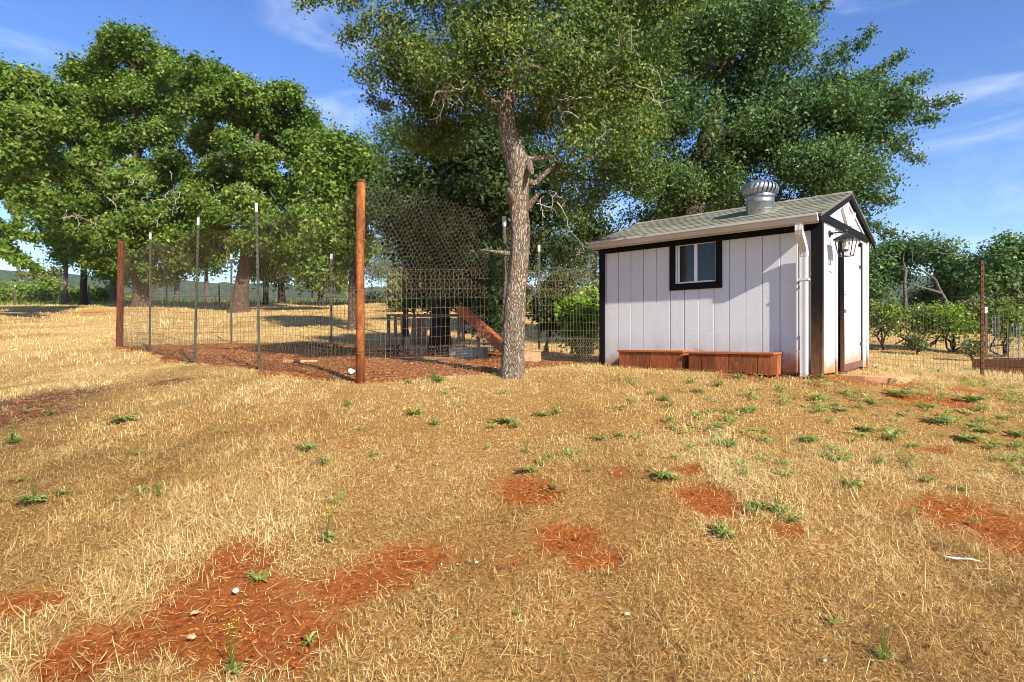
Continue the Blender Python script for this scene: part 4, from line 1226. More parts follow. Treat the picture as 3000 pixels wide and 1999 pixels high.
lobes = [lobe(600, 225, 30.1, 50, 47), lobe(650, 240, 29.3, 54, 51), lobe(705, 275, 28.5, 54, 51), lobe(560, 250, 30.5, 39, 37), lobe(590, 310, 29.1, 59, 54), lobe(660, 330, 29.2, 59, 54), lobe(720, 350, 29.7, 50, 47), lobe(820, 315, 30.5, 66, 61), lobe(870, 360, 31.6, 66, 61), lobe(905, 415, 29.9, 47, 44), lobe(780, 380, 31.6, 59, 54), lobe(840, 440, 31.6, 66, 61), lobe(895, 490, 29.2, 54, 51), lobe(770, 480, 28.6, 59, 54), lobe(690, 440, 28.9, 57, 53), lobe(600, 400, 31.1, 59, 54), lobe(640, 510, 30.3, 54, 51), lobe(720, 545, 31.3, 45, 42), lobe(830, 560, 31.5, 59, 54), lobe(890, 590, 30.5, 54, 51), lobe(600, 590, 30.1, 54, 51), lobe(880, 680, 28.6, 66, 61), lobe(940, 660, 28.5, 50, 47), lobe(800, 660, 31.0, 54, 51), lobe(930, 760, 30.6, 59, 54), lobe(860, 770, 30.8, 54, 51), lobe(640, 690, 30.2, 50, 47), lobe(580, 660, 30.6, 50, 47), lobe(985, 740, 30.4, 47, 44), lobe(700, 590, 28.5, 55, 50), lobe(765, 640, 28.5, 50, 45), lobe(650, 630, 28.5, 50, 45), lobe(735, 700, 28.6, 45, 40), lobe(690, 690, 31.5, 60, 45), lobe(560, 560, 31.5, 60, 55), lobe(770, 570, 30.0, 55, 50)]
tree('oak_tree', 'bright green oak with a leaning pale brown trunk and bare hanging twigs', T, lobes, 1550, 84, .150, .46, M['oak_left'], M['bark_left'], 18, rtip=.013, dead=40, aspect=.8, sub=7, lump=.5, deadzone=[lobe(720, 640, 29, 55, 80), lobe(740, 560, 28.5, 60, 60), lobe(915, 560, 28.5, 25, 50)])
for i, (px, d, w, lab, lb, mt, bk, n) in enumerate([
    (191, 40, 12, 'slender oak with straight trunk beside the far fence, low leafy crown', [(170, 640, 80, 60), (120, 600, 50, 40), (200, 720, 70, 50), (210, 580, 60, 45)], 'oak_left', 'bark_pale', 240),
    (246, 38, 16, 'dark trunked oak beside the far fence with a dense low crown', [(280, 740, 80, 60), (240, 680, 70, 50), (330, 790, 80, 35), (310, 670, 60, 45)], 'oak_left', 'bark_dark', 240),
    (332, 47, 16, 'pale trunked tree far beyond the wooden corner post', [(340, 770, 70, 45), (310, 720, 50, 45)], 'shrub', 'bark_pale', 120),
    (518, 46, 13, 'thin pale tree standing far off behind the netting', [(520, 770, 60, 45), (500, 720, 50, 45)], 'oak_left', 'bark_pale', 120),
    (607, 45, 11, 'thin grey tree far off, left beside the leaning oak', [(600, 770, 55, 45), (640, 730, 55, 45)], 'oak_left', 'bark_pale', 120),
    (778, 39, 14, 'small dark trunked tree beyond the leaning oak', [(770, 790, 60, 40), (800, 740, 60, 45)], 'oak_left', 'bark_dark', 130),
    (826, 41, 17, 'short black trunked oak at the edge of the dry field', [(830, 760, 70, 45), (800, 800, 50, 30)], 'oak_left', 'bark_dark', 130),
    (939, 37, 13, 'slim grey oak with hanging foliage next to the sky gap', [(960, 760, 50, 70), (990, 820, 40, 40), (940, 690, 50, 50)], 'oak_left', 'bark_dark', 160),
    (1041, 38, 12, 'pale slim trunk tree just behind the rusty pipe post', [(1045, 740, 45, 60), (1020, 690, 50, 50)], 'shrub', 'bark_pale', 120),
    (1142, 40, 13, 'feathery grey pine with pale trunk in the far field', [(1140, 740, 60, 55), (1110, 800, 50, 40), (1170, 800, 50, 40), (1150, 680, 45, 40)], 'pine_grey', 'bark_pale', 220),
    (1620, 34, 16, 'hazy grey green tree beyond the vine covered bush', [(1620, 700, 75, 60), (1690, 740, 70, 60), (1560, 760, 60, 60), (1650, 800, 70, 50)], 'pine_grey', 'bark_dark', 260),
    (1740, 30, 16, 'grey leaved tree rising behind the black corner post of the shed', [(1740, 720, 70, 60), (1700, 800, 60, 50), (1790, 790, 60, 60)], 'pine_grey', 'bark_dark', 200),
    (1500, 36, 14, 'dim olive tree in the far field behind the grey oak trunk', [(1480, 780, 80, 60), (1430, 820, 60, 40), (1240, 830, 70, 40)], 'olive_brush', 'bark_dark', 200),
]):
    topy = min(a[1] for a in lb)
    T = trunk_px([(px, 890, d, w * 1.2), (px + random.uniform(-3, 3), 800, d, w), (px + random.uniform(-6, 6), 0.5 * (topy + 800), d, w * .8), (px, topy, d, w * .4)])
    tree('field_tree' if 'pine' not in lab else 'pine_tree', lab, T, [lobe(a, b, d + random.uniform(-.8, .8), c, e) for a, b, c, e in lb], n, 40, .21 if mt != 'pine_grey' else .20, .8, M[mt], M[bk], 30 + i, rtip=.014, dead=6, sides=8, sub=9, aspect=.65 if mt != 'pine_grey' else .25)

# --- trees on the right, beyond the garden
T = trunk_px([(2655, 930, 27, 12), (2652, 860, 27, 10), (2650, 825, 27, 8), (2656, 795, 27.3, 7), (2645, 765, 28, 4), (2650, 740, 28.5, 2)])
lobes = [lobe(2600, 790, 29, 60, 48), lobe(2680, 740, 29, 70, 32), lobe(2560, 850, 28.5, 50, 45), lobe(2630, 740, 29.5, 60, 35), lobe(2570, 770, 29.5, 45, 40)]
tree('gnarled_oak', 'dark oak with upright pale trunk beyond the grapevine, beside the shed gable', T, lobes, 210, 46, .15, .60, M['oak_back'], M['bark_pale'], 51, rtip=.012, dead=10, sides=8, aspect=.65)
T = trunk_px([(2790, 925, 25.5, 11), (2772, 880, 25.5, 9), (2750, 845, 25.5, 8), (2742, 818, 25.5, 7), (2715, 802, 25.7, 5), (2685, 782, 26, 3.5), (2672, 765, 26.5, 2)])
lobes = [lobe(2740, 745, 28, 65, 38), lobe(2800, 790, 28, 60, 50), lobe(2790, 850, 28, 70, 40), lobe(2700, 870, 29, 50, 30)]
tree('gnarled_oak', 'oak with a bent leaning bare trunk beyond the grapevine', T, lobes, 150, 46, .15, .60, M['oak_back'], M['bark_pale'], 52, rtip=.012, dead=8, sides=8, aspect=.65, stubs=[(P(2755, 858, 25.5), P(2665, 832, 25.6), .05, .03)])
T = trunk_px([(2925, 920, 26, 16), (2920, 860, 26, 13), (2935, 800, 26, 10), (2950, 740, 26, 5)])
lobes = [lobe(2900, 775, 26, 70, 45), lobe(2960, 735, 26, 60, 38), lobe(3010, 760, 26, 60, 50), lobe(2860, 830, 26, 55, 40), lobe(2950, 830, 26, 80, 40), lobe(3020, 840, 26, 60, 50)]
tree('field_oak', 'dense dark green oak behind the rusty garden fence post', T, lobes, 230, 46, .15, .60, M['oak_back'], M['bark_dark'], 53, rtip=.012, dead=8, sides=8, aspect=.65)

# --- shrubs: low foliage masses
def shrub(name, label, px, py, d, rx, ry, lm, n, leaf, seed, group=None, crad=None, stems=5, aspect=.55):
    r = np.random.default_rng(seed)
    c = P(px, py, d)
    gz_ = h1(c[0], c[1])
    base = np.array([c[0], c[1], gz_ - .03])
    a, b = rx / FPX * d, ry / FPX * d
    lobes = [(c[0] + r.uniform(-.6, .6) * a, c[1] + r.uniform(-.4, .4) * a, c[2] + r.uniform(-.6, .45) * b, a * r.uniform(.25, .6), a * .5, b * r.uniform(.3, .7)) for _ in range(9)]
    root = thing(name, label, 'bush', tuple(base), 0, group)
    C, tone = crown_points(lobes, n, r, 7, .45)
    C[:, 2] = np.maximum(C[:, 2], gz_ + .06)
    crad = crad or .18 * max(a, b) + .1
    trunk = [(*base, .05), (base[0], base[1], gz_ + .2 * b + .02, .04)]
    p0, p1, r0, r1 = grow(trunk, C[:: max(1, len(C) // 90)], r, .006)
    v, f = seg_tubes(np.r_[p0, [base]], np.r_[p1, [np.array(trunk[1][:3])]], np.r_[r0, .06], np.r_[r1, .05], 4)
    link('stems', fast_mesh('stems', v - base, f), M['bark_dark'], root)
    per = 26
    k = np.repeat(np.arange(len(C)), per)
    Cl = C[k] + r.normal(size=(len(k), 3)) * crad * .5
    Cl[:, 2] = np.maximum(Cl[:, 2], H(Cl[:, 0], Cl[:, 1]) + .03)
    V_, F_, rn = leaves_mesh(Cl, leaf, r, .4, norm(Cl - c), base_rnd=tone[k], aspect=aspect, tri=True)
    NLEAF[0] += len(k)
    link('foliage', fast_mesh('foliage', V_ - base, F_, rn), lm, root)
    return root
shrub('climbing_vine_bush', 'bright green vine covered bush beside the black corner post of the shed', 1695, 935, 11.6, 80, 95, M['vine'], 330, .085, 61, crad=.2, aspect=.75)
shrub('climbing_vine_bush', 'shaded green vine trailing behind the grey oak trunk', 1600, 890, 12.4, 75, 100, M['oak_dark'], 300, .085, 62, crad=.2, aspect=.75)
for i, (px, py, d, rx, ry) in enumerate([(20, 860, 50, 70, 45), (95, 865, 48, 60, 36), (160, 855, 54, 60, 45), (215, 860, 49, 50, 36), (280, 868, 52, 55, 30), (115, 815, 62, 60, 40), (-50, 850, 52, 70, 55), (370, 875, 60, 60, 25)]):
    shrub('field_shrub', 'rounded green brush growing beyond the far wire fence', px, py, d, rx, ry, M['shrub'] if i != 5 else M['olive_brush'], 120, .26, 70 + i, 'brush beyond the far fence')
for i, (px, py, d, rx, ry) in enumerate([(2570, 910, 25, 45, 30), (2680, 925, 27, 45, 24), (2765, 925, 25, 45, 26), (2880, 905, 24, 60, 42), (2970, 915, 23, 60, 45), (2835, 965, 21, 40, 22), (2990, 985, 20, 45, 22)]):
    shrub('garden_brush', 'olive green brush growing behind the grapevines', px, py, d, rx, ry, M['olive_brush'], 150, .13, 90 + i, 'brush behind the grapevines')
for i, (px, py, d, rx, ry) in enumerate([(1100, 880, 44, 60, 20), (1200, 885, 42, 60, 20), (1180, 870, 30, 60, 35)]):
    shrub('field_shrub', 'low olive bush in the far field behind the pen', px, py, d, rx, ry, M['olive_brush'], 70, .2, 105 + i, 'low bushes behind the pen')
# grapevines with twisting stems
def grapevine(px, py, d, rx, ry, label, seed):
    root = shrub('grapevine', label, px, py, d, rx, ry, M['vine'] if seed == 123 else M['shrub'], 30, .08, seed, 'grapevines along the garden', .40, aspect=.85)
    r = np.random.default_rng(seed)
    b = np.array(root.location)
    mb = MB()
    for k in range(4):
        q = np.array([0, 0, .0]); pts = [q]
        d_ = norm(np.array([r.normal() * 1.2, r.normal() * .4, 1.0]))
        for s in range(8):
            q = q + d_ * .22
            q[2] = max(q[2], .05)
            pts.append(q.copy()); d_ = norm(d_ + r.normal(size=3) * .4 + np.array([.1 * (-1) ** k, 0, -.12]))
        mb.tube(pts, [.03 * (1 - .1 * s) for s in range(9)], 6)
    mb.build('vine_stem', M['bark_dark'], root, True)
grapevine(2590, 935, 17, 52, 24, 'grapevine with yellow green leaves next to the shed gable', 121)
grapevine(2700, 938, 17, 50, 26, 'grapevine sprawling from a dark bushy stem, middle of the garden row', 122)
grapevine(2790, 942, 16.5, 38, 26, 'grapevine with trailing bare canes, next to the rusty garden post', 123)
grapevine(2945, 950, 15.5, 28, 40, 'small grapevine growing behind the wire cages', 124)
shrub('dead_bush', 'dark twiggy bush at the foot of the grapevine row', 2685, 1000, 16, 25, 22, M['olive_brush'], 40, .07, 126, crad=.12)
shrub('garden_shrub', 'small olive bush on the ground beside the garden post', 2850, 1015, 14.5, 26, 20, M['olive_brush'], 50, .07, 127, crad=.12)
# ================================================================ FENCES
M['tpost'] = plain('weathered_steel_post', (.04, .04, .028), (.10, .095, .065), 9, .7, .3, .4, 60)
M['tip'] = plain('white_post_tip', (.34, .35, .36), (.50, .50, .50), 6, .6, .3, .1)
t = NT('rusty_pipe')
v = t.coord('Object', (1, 1, .45))
rc = t.ramp(t.noise(v, 9, 6, .75, .6), [(.28, (.045, .018, .011)), (.48, (.20, .062, .018)), (.62, (.36, .125, .032)), (.8, (.46, .20, .06))])
rc = t.mix(t.ramp(t.noise(t.coord('Object', (5, 5, .6)), 3, 4, .7), [(.5, 0.0), (.72, .7)]), rc, (.09, .034, .018))
M['rust'] = t.done(t.bsdf(rc, .82, .2, 0, t.bump(t.noise(v, 70, 4, .7), .6, .005)))
M['rustpost'] = plain('rusty_post', (.05, .022, .010), (.13, .06, .025), 9, .85, .2, .5, 60)
M['redpost'] = plain('red_brown_timber', (.055, .018, .009), (.18, .052, .018), 9, .85, .2, .7, 30, stretch=(6, 6, .6), bdist=.012)
M['wire'] = plain('rusty_wire', (.13, .085, .045), (.26, .19, .115), 2, .6, .4, 0)
M['hexwire'] = plain('galvanised_netting', (.26, .19, .12), (.44, .35, .25), 2, .5, .5, 0)
M['darkwire'] = plain('dark_wire', (.06, .05, .035), (.12, .10, .07), 2, .6, .3, 0)

def t_post(parent, x, y, h, base, m='tpost', lean=(0, 0), tip=True, w=.034):
    """steel T section with studs, white tip"""
    z = h1(x, y)
    b = MB()
    lx, ly = lean
    def bx(x0, y0, x1, y1, z0, z1):
        s0, s1 = z0 / h, z1 / h
        b.hexa([(x0 + lx * s0, y0 + ly * s0, z0), (x1 + lx * s0, y0 + ly * s0, z0), (x1 + lx * s0, y1 + ly * s0, z0), (x0 + lx * s0, y1 + ly * s0, z0),
                (x0 + lx * s1, y0 + ly * s1, z1), (x1 + lx * s1, y0 + ly * s1, z1), (x1 + lx * s1, y1 + ly * s1, z1), (x0 + lx * s1, y1 + ly * s1, z1)])
    top = h - .13 if tip else h
    bx(-w / 2, -.004, w / 2, .004, -.15, top)
    bx(-.004, .0045, .004, .034, -.15, top)
    k = .1
    while k < top - .05:
        bx(-.008, -.014, .008, -.0045, k, k + .022)
        k += .075
    o = b.build('post', M[m], parent)
    o.location = (x - base[0], y - base[1], z - base[2])
    if tip:
        c = MB()
        b = c
        bx(-w / 2 - .001, -.005, w / 2 + .001, .005, top + .0005, h)
        bx(-.005, .0055, .005, .034, top + .0005, h)
        c.build('post_tip', M['tip'], o)
    return o

class Run:
    """a fence line: maps (distance along, height above ground) to a point, with slack in the wire"""
    def __init__(self, pts, seed, slack=.02):
        self.p = np.array(pts, float)
        self.s = np.r_[0, np.cumsum(np.linalg.norm(np.diff(self.p, axis=0), axis=1))]
        self.len = self.s[-1]
        r = np.random.default_rng(seed)
        self.ph = r.uniform(0, 6.28, 8)
        self.slack = slack
        q = np.linspace(0, self.len, 200)
        self.q = q
        self.gz = H(np.interp(q, self.s, self.p[:, 0]), np.interp(q, self.s, self.p[:, 1]))
        d = self.p[-1] - self.p[0]
        d /= np.linalg.norm(d)
        self.n = np.array([d[1], -d[0]])
    def at(self, s, t):
        s = np.asarray(s, float); t = np.asarray(t, float)
        x = np.interp(s, self.s, self.p[:, 0]); y = np.interp(s, self.s, self.p[:, 1])
        w = self.slack * (np.sin(s * 2.1 + self.ph[0] + t * 1.3) + .7 * np.sin(s * 4.7 + self.ph[1] - t * 3) + .5 * np.sin(t * 5 + self.ph[2] + s))
        dz = self.slack * .5 * (np.sin(s * 1.7 + self.ph[3] + t * 2) + .6 * np.sin(s * 5.1 + self.ph[4] + t * 4))
        return np.stack([x + self.n[0] * w, y + self.n[1] * w, np.interp(s, self.q, self.gz) + t + dz], -1)

def welded(run, t0, t1, ds, dt, rad, s0=0.0, s1=None):
    s1 = run.len if s1 is None else s1
    P0, P1 = [], []
    tt = np.arange(t0, t1 + 1e-6, dt)
    ss = np.arange(s0, s1, ds)
    hs = np.arange(s0, s1, .16)
    for t in tt:
        q = run.at(hs, np.full(len(hs), t)); q2 = run.at(np.minimum(hs + .16, s1), np.full(len(hs), t))
        P0.append(q); P1.append(q2)
    for k in range(len(tt) - 1):
        P0.append(run.at(ss, np.full(len(ss), tt[k]))); P1.append(run.at(ss, np.full(len(ss), tt[k + 1])))
    return seg_tubes(np.concatenate(P0), np.concatenate(P1), rad, rad, 3)

def hexnet(run, t0, top, cell, rad, s0=0.0, s1=None, r=None, jit=.10):
    """hexagonal netting up to the height top(s)"""
    s1 = run.len if s1 is None else s1
    a = cell / math.sqrt(3)                       # hexagon side, flat sides vertical
    nc, nr_ = int((s1 - s0) / cell) + 1, int((3.2 - t0) / (1.5 * a)) + 1
    E = []
    for j in range(nr_):
        off = (j % 2) * cell / 2
        i = np.arange(nc)
        cx_ = s0 + i * cell + off; cz_ = np.full(nc, t0 + j * 1.5 * a)
        E.append(np.c_[cx_, cz_, cx_ + cell / 2, cz_ + a / 2])
        E.append(np.c_[cx_ + cell / 2, cz_ + a / 2, cx_ + cell, cz_])
        E.append(np.c_[cx_ + cell / 2, cz_ + a / 2, cx_ + cell / 2, cz_ + a * 1.5])
    E = np.concatenate(E)
    E = E[(np.maximum(E[:, 1], E[:, 3]) <= top(E[:, 0])) & (E[:, 0] >= s0) & (E[:, 2] <= s1 + 1e-6)]
    def jt(s, t):
        return s + cell * jit * np.sin(s * 91.7 + t * 57.3), t + cell * jit * np.sin(s * 47.1 - t * 113.9)
    p0 = run.at(*jt(E[:, 0], E[:, 1])); p1 = run.at(*jt(E[:, 2], E[:, 3]))
    return seg_tubes(p0, p1, rad, rad, 3)

def net_part(name, vf, m, parent, base):
    o = link(name, fast_mesh(name, vf[0] - np.array(base), vf[1]), m, parent)
    o['kind'] = 'stuff'
    return o

# front run: rusty pipe -> steel post behind the oak -> shed
baseA = (PIPE[0], PIPE[1], h1(*PIPE))
fA = thing('wire_fence', 'tall wire netting between the rusty pipe post and the shed', 'fence', baseA)
b = MB()
b.tube([(0, 0, -.15), (.004, 0, .6), (.0, 0, 1.4), (.012, 0, 2.27)], .048, 20)
pp = b.build('corner_post', M['rust'], fA, True)
b.lathe
MB().lathe([(.049, 2.262), (.052, 2.265), (.052, 2.29), (.045, 2.295), (.001, 2.296)], 20, (.012, 0)).build('post_cap', M['rustpost'], pp, True)
for z in (.33, .62, 1.05, 1.36, 1.62, 1.95):
    b = MB()
    b.tube([(.051 * math.cos(a), .051 * math.sin(a), z + .004 * math.sin(3 * a)) for a in np.linspace(0, 6.283, 17)], .0032, 4)
    b.build('tie_wire', M['wire'], pp)
RA = Run([PIPE, (-.20, 7.62), (1.28, 8.83)], 5, .018)
t_post(fA, -.10, 7.70, 1.98, baseA, w=.05)
net_part('welded_wire', welded(RA, .02, 1.30, .060, .115, .0016), M['wire'], fA, baseA)
topA = lambda s: np.interp(s, [0, .5, 1.1, 1.75, 1.95, 2.6, 3.6], [2.25, 2.20, 2.13, 1.98, 1.93, 1.84, 1.72]) + .02 * np.sin(s * 9) + .012 * np.sin(s * 23)
net_part('upper_netting', hexnet(RA, .95, topA, .050, .0007, jit=.24), M['hexwire'], fA, baseA)
net_part('lower_netting', hexnet(RA, .0, lambda s: .40 + .02 * np.sin(s * 5), .040, .0008), M['hexwire'], fA, baseA)

# side run along the open field
baseB = (WOODP[0], WOODP[1], h1(*WOODP))
fB = thing('wire_fence', 'long wire netting from the rusty pipe to the reddish timber corner post', 'fence', baseB)
wz = MB()
wz.hexa([(-.065, -.05, -.2), (.055, -.055, -.2), (.06, .05, -.2), (-.055, .06, -.2), (-.015, -.045, 2.30), (.085, -.05, 2.27), (.09, .05, 2.29), (-.01, .055, 2.32)])
wz.build('corner_post', M['redpost'], fB, bevel=.015)
for (x, y), ln in zip(TB, ((-.05, .02), (.06, 0), (.0, .03))):
    t_post(fB, x, y, {0: 2.30, 1: 2.32, 2: 2.31}[TB.index((x, y))], baseB, lean=ln)
RB = Run([PIPE] + TB + [WOODP], 6, .016)
net_part('welded_wire', welded(RB, .02, 1.30, .075, .115, .0019), M['darkwire'], fB, baseB)
topB = lambda s: 2.12 - .10 * np.sin(s * 1.36) ** 2
net_part('upper_netting', hexnet(RB, 1.0, topB, .050, .0008), M['wire'], fB, baseB)
net_part('lower_netting', hexnet(RB, .0, lambda s: .40 + 0 * s, .052, .0013), M['wire'], fB, baseB)

# rear run of the pen
baseC = (BK[0][0], BK[0][1], h1(*BK[0]))
fC = thing('wire_fence', 'rear wire netting of the pen between thin steel posts', 'fence', baseC)
for (x, y) in BK + [(.55, 12.2)]:
    t_post(fC, x, y, 2.2, baseC, w=.05)
RC = Run([WOODP] + BK + [(.55, 12.2), (2.6, 11.0)], 7, .015)
net_part('welded_wire', welded(RC, .02, 1.26, .11, .125, .0024), M['darkwire'], fC, baseC)

# far field fence on the left
FF = [(-40, 41.5), (-36.5, 41), (-33.6, 40.6), (-30.8, 40.8), (-28.3, 40.2), (-25.6, 40.6), (-23, 40), (-19.5, 40), (-16.5, 40.4), (-13, 40.5), (-9.5, 40.6), (-6, 40.8), (-2.5, 41), (1.0, 41), (5, 40.5)]
baseF = (FF[0][0], FF[0][1], h1(*FF[0]))
fF = thing('field_fence', 'low wire fence on dark steel posts at the far edge of the field', 'fence', baseF)
for i, (x, y) in enumerate(FF):
    t_post(fF, x, y, 1.35 + .06 * math.sin(i * 7.0), baseF, 'darkwire', tip=True, w=.10)
RF = Run(FF, 8, .01)
net_part('field_wire', welded(RF, .05, 1.0, .45, .19, .007), M['darkwire'], fF, baseF)

# garden fence on the right
GP = (6.5, 8.3)
baseG = (GP[0], GP[1], h1(*GP))
fG = thing('garden_fence', 'low square wire garden fence with one tall rusty post', 'fence', baseG)
t_post(fG, GP[0], GP[1], 1.60, baseG, 'rustpost', tip=False, w=.04)
t_post(fG, 7.02, 11.9, 1.25, baseG, 'rustpost', tip=True)
RG = Run([(7.02, 11.9), GP, (6.25, 6.9), (6.1, 5.2)], 9, .008)
net_part('welded_wire', welded(RG, .02, .92, .10, .10, .0022), M['darkwire'], fG, baseG)
hs = np.arange(0, RG.len, .16)
P0 = np.concatenate([RG.at(hs, np.full(len(hs), t)) for t in (1.12, 1.3)]); P1 = np.concatenate([RG.at(np.minimum(hs + .16, RG.len), np.full(len(hs), t)) for t in (1.12, 1.3)])
net_part('strand_wire', seg_tubes(P0, P1, .0018, .0018, 3), M['darkwire'], fG, baseG)

# garden posts beyond, raised bed, wire cages
def garden_post(px, py0, py1, d, label):
    x, y, _ = P(px, py1, d)
    z = h1(x, y)
    hh = EYE + (CY - py0) / FPX * d - z
    r_ = thing('garden_post', label, 'post', (x, y, z))
    t_post(r_, x, y, max(hh, .5), (x, y, z), 'rustpost', w=.06)
garden_post(2692, 898, 1010, 17.4, 'white tipped steel post among the grapevine leaves')
garden_post(2889, 900, 1040, 12.6, 'thin steel post standing behind the raised bed, beside a wire cage')
M['bedwood'] = plain('raised_bed_boards', (.15, .065, .032), (.30, .14, .075), 8, .85, .2, .5, 40, stretch=(1, 6, 6), objrand=.2)
bx_, by_, _ = P(2955, 1080, 11.6)
bz_ = h1(bx_, by_)
bed = thing('raised_bed', 'brown timber raised garden bed behind the wire fence', 'raised bed', (bx_, by_, bz_ - .02), R(38))
for (a, c) in (((-.62, -.42), (.62, -.38)), ((-.62, .38), (.62, .42)), ((-.62, -.379), (-.58, .379)), ((.58, -.379), (.62, .379))):
    for k in range(2):
        MB().box((a[0], a[1], k * .15), (c[0], c[1], k * .15 + .146)).build('board', M['bedwood'], bed, bevel=.004)
MB().box((-.579, -.379, .02), (.579, .379, .24)).build('soil', M['clodflat'], bed)
M['cagewire'] = plain('galvanised_cage_wire', (.25, .27, .30), (.36, .38, .42), 3, .4, .5, 0, metal=.3)
def cage(px, py, d, h, rad, label):
    x, y, _ = P(px, py, d)
    z = h1(x, y) + .20
    c = thing('wire_cage', label, 'plant cage', (x, y, z), 0, 'plant cages on the raised bed')
    a = np.linspace(0, 2 * np.pi, 15)[:-1]
    p0, p1 = [], []
    for k in range(len(a)):
        q0, q1 = a[k], a[(k + 1) % len(a)]
        p0.append((rad * math.cos(q0), rad * math.sin(q0), 0)); p1.append((rad * math.cos(q0), rad * math.sin(q0), h))
        for t in np.arange(.05, h + .01, .10):
            p0.append((rad * math.cos(q0), rad * math.sin(q0), t)); p1.append((rad * math.cos(q1), rad * math.sin(q1), t))
    v, f = seg_tubes(np.array(p0), np.array(p1), .0024, .0024, 3)
    o = link('mesh_cylinder', fast_mesh('mesh_cylinder', v, f), M['cagewire'], c); o['kind'] = 'stuff'
    for s in (-1, 1):
        MB().tube([(s * rad * 1.03, 0, -.2), (s * rad * 1.03, 0, h + .06)], .007, 6).build('stake', M['tpost'], c)
cage(2908, 1055, 11.5, .90, .10, 'tall narrow wire plant cage beside the thin steel post')
cage(2970, 1055, 11.7, .72, .10, 'shorter wire plant cage with a stake above its rim')

# ================================================================ THINGS IN THE PEN
M['greywood'] = plain('weathered_boards', (.13, .075, .045), (.27, .17, .105), 9, .85, .2, .5, 40, stretch=(8, 8, 1), objrand=.2)
M['ladderwood'] = plain('rust_red_timber', (.30, .085, .034), (.47, .15, .065), 8, .75, .2, .4, 40, stretch=(3, 3, 1))
tx, ty, _ = P(1240, 1020, 11.6)
tz = h1(tx, ty)
tb = thing('trestle', 'low wooden trestle frame with boarded panel in the pen', 'trestle', (tx, ty, tz), R(-6))
MB().box((-.72, -.035, .74), (.72, .035, .775)).build('top_rail', M['greywood'], tb)
MB().box((-.72, .42, .74), (.72, .49, .775)).build('top_rail', M['greywood'], tb)
for x in (-.69, -.55, .70):
    MB().box((x - .025, -.03, -.03), (x + .025, .03, .739)).build('leg', M['greywood'], tb)
    MB().box((x - .025, .425, -.03), (x + .025, .485, .739)).build('leg', M['greywood'], tb)
for k in range(3):
    MB().beam((-.22 + k * .11, -.05, .0), (-.17 + k * .11, .02, .70), .10, .02, (0, 1, 0)).build('panel_board', M['greywood'], tb)
MB().box((-.25, -.075, .24), (.10, -.058, .30)).build('batten', M['greywood'], tb)
lx, ly, _ = P(1412, 1030, 10.9)
lz = h1(lx, ly)
st = thing('wooden_steps', 'rust red wooden steps slanting down beside the trestle', 'steps', (lx, ly, lz), R(-12))
for s in (0, 1):
    MB().beam((-.46, s * .36, .88), (.44, s * .36 - .0, .10), .035, .15).build('stringer', M['ladderwood'], st, bevel=.004)
for k in range(4):
    f = .14 + k * .22
    MB().box((-.46 + .9 * f - .09, .018, .86 - .78 * f - .05), (-.46 + .9 * f + .09, .342, .86 - .78 * f - .02)).build('tread', M['ladderwood'], st, bevel=.003)
for x in (-.42, -.12):
    MB().box((x - .025, .19, -.03), (x + .025, .24, .86 - .87 * (x + .46) - .06)).build('leg', M['greywood'], st)
def crate(px, py, d, sx_, sy_, sz_, m, name, label, cat, rot=0):
    x, y, _ = P(px, py, d)
    z = h1(x, y)
    b = thing(name, label, cat, (x, y, z - .01), R(rot))
    MB().box((-sx_ / 2, -sy_ / 2, 0), (sx_ / 2, -sy_ / 2 + .018, sz_)).build('side_board', M[m], b)
    MB().box((-sx_ / 2, sy_ / 2 - .018, 0), (sx_ / 2, sy_ / 2, sz_)).build('side_board', M[m], b)
    MB().box((-sx_ / 2, -sy_ / 2 + .0185, 0), (-sx_ / 2 + .018, sy_ / 2 - .0185, sz_ * .98)).build('side_board', M[m], b)
    MB().box((sx_ / 2 - .018, -sy_ / 2 + .0185, 0), (sx_ / 2, sy_ / 2 - .0185, sz_ * .98)).build('side_board', M[m], b)
    MB().hexa([(-sx_ / 2 - .01, -sy_ / 2 - .01, sz_ + .001), (sx_ / 2 + .01, -sy_ / 2 - .01, sz_ - .02), (sx_ / 2 + .01, sy_ / 2 + .01, sz_ + .0), (-sx_ / 2 - .01, sy_ / 2 + .01, sz_ + .03), (-sx_ / 2 - .01, -sy_ / 2 - .01, sz_ + .02), (sx_ / 2 + .01, -sy_ / 2 - .01, sz_ - .002), (sx_ / 2 + .01, sy_ / 2 + .01, sz_ + .02), (-sx_ / 2 - .01, sy_ / 2 + .01, sz_ + .05)]).build('lid', M[m], b)
M['tanwood'] = plain('tan_plywood', (.36, .20, .10), (.52, .32, .17), 8, .8, .2, .3)
crate(1556, 1040, 9.6, .27, .24, .18, 'tanwood', 'nest_box', 'small tan plywood nest box beside the grey oak trunk', 'box', 8)
M['block'] = plain('concrete_block', (.17, .15, .14), (.30, .27, .25), 12, .95, .1, .5)
def cinder(px, py, d, rot, label):
    x, y, _ = P(px, py, d)
    b = MB()
    sx_, sy_, sz_ = .20, .10, .19
    b.box((-sx_, -sy_, 0), (sx_, -sy_ + .03, sz_)).box((-sx_, sy_ - .03, 0), (sx_, sy_, sz_))
    for q in (-sx_, -.016, sx_ - .032):
        b.box((q, -sy_ + .0305, 0), (q + .032, sy_ - .0305, sz_ - .001))
    o = b.build('concrete_block', M['block'], None, bevel=.004)
    o.location = (x, y, h1(x, y) - .01); o.rotation_euler = (0, 0, R(rot))
    tag(o, label, 'block')
cinder(1352, 1040, 10.3, 10, 'grey concrete block at the foot of the trestle leg')
cinder(1392, 1038, 10.6, -25, 'grey concrete block under the rust red steps')
x, y, _ = P(1150, 1030, 10.9)
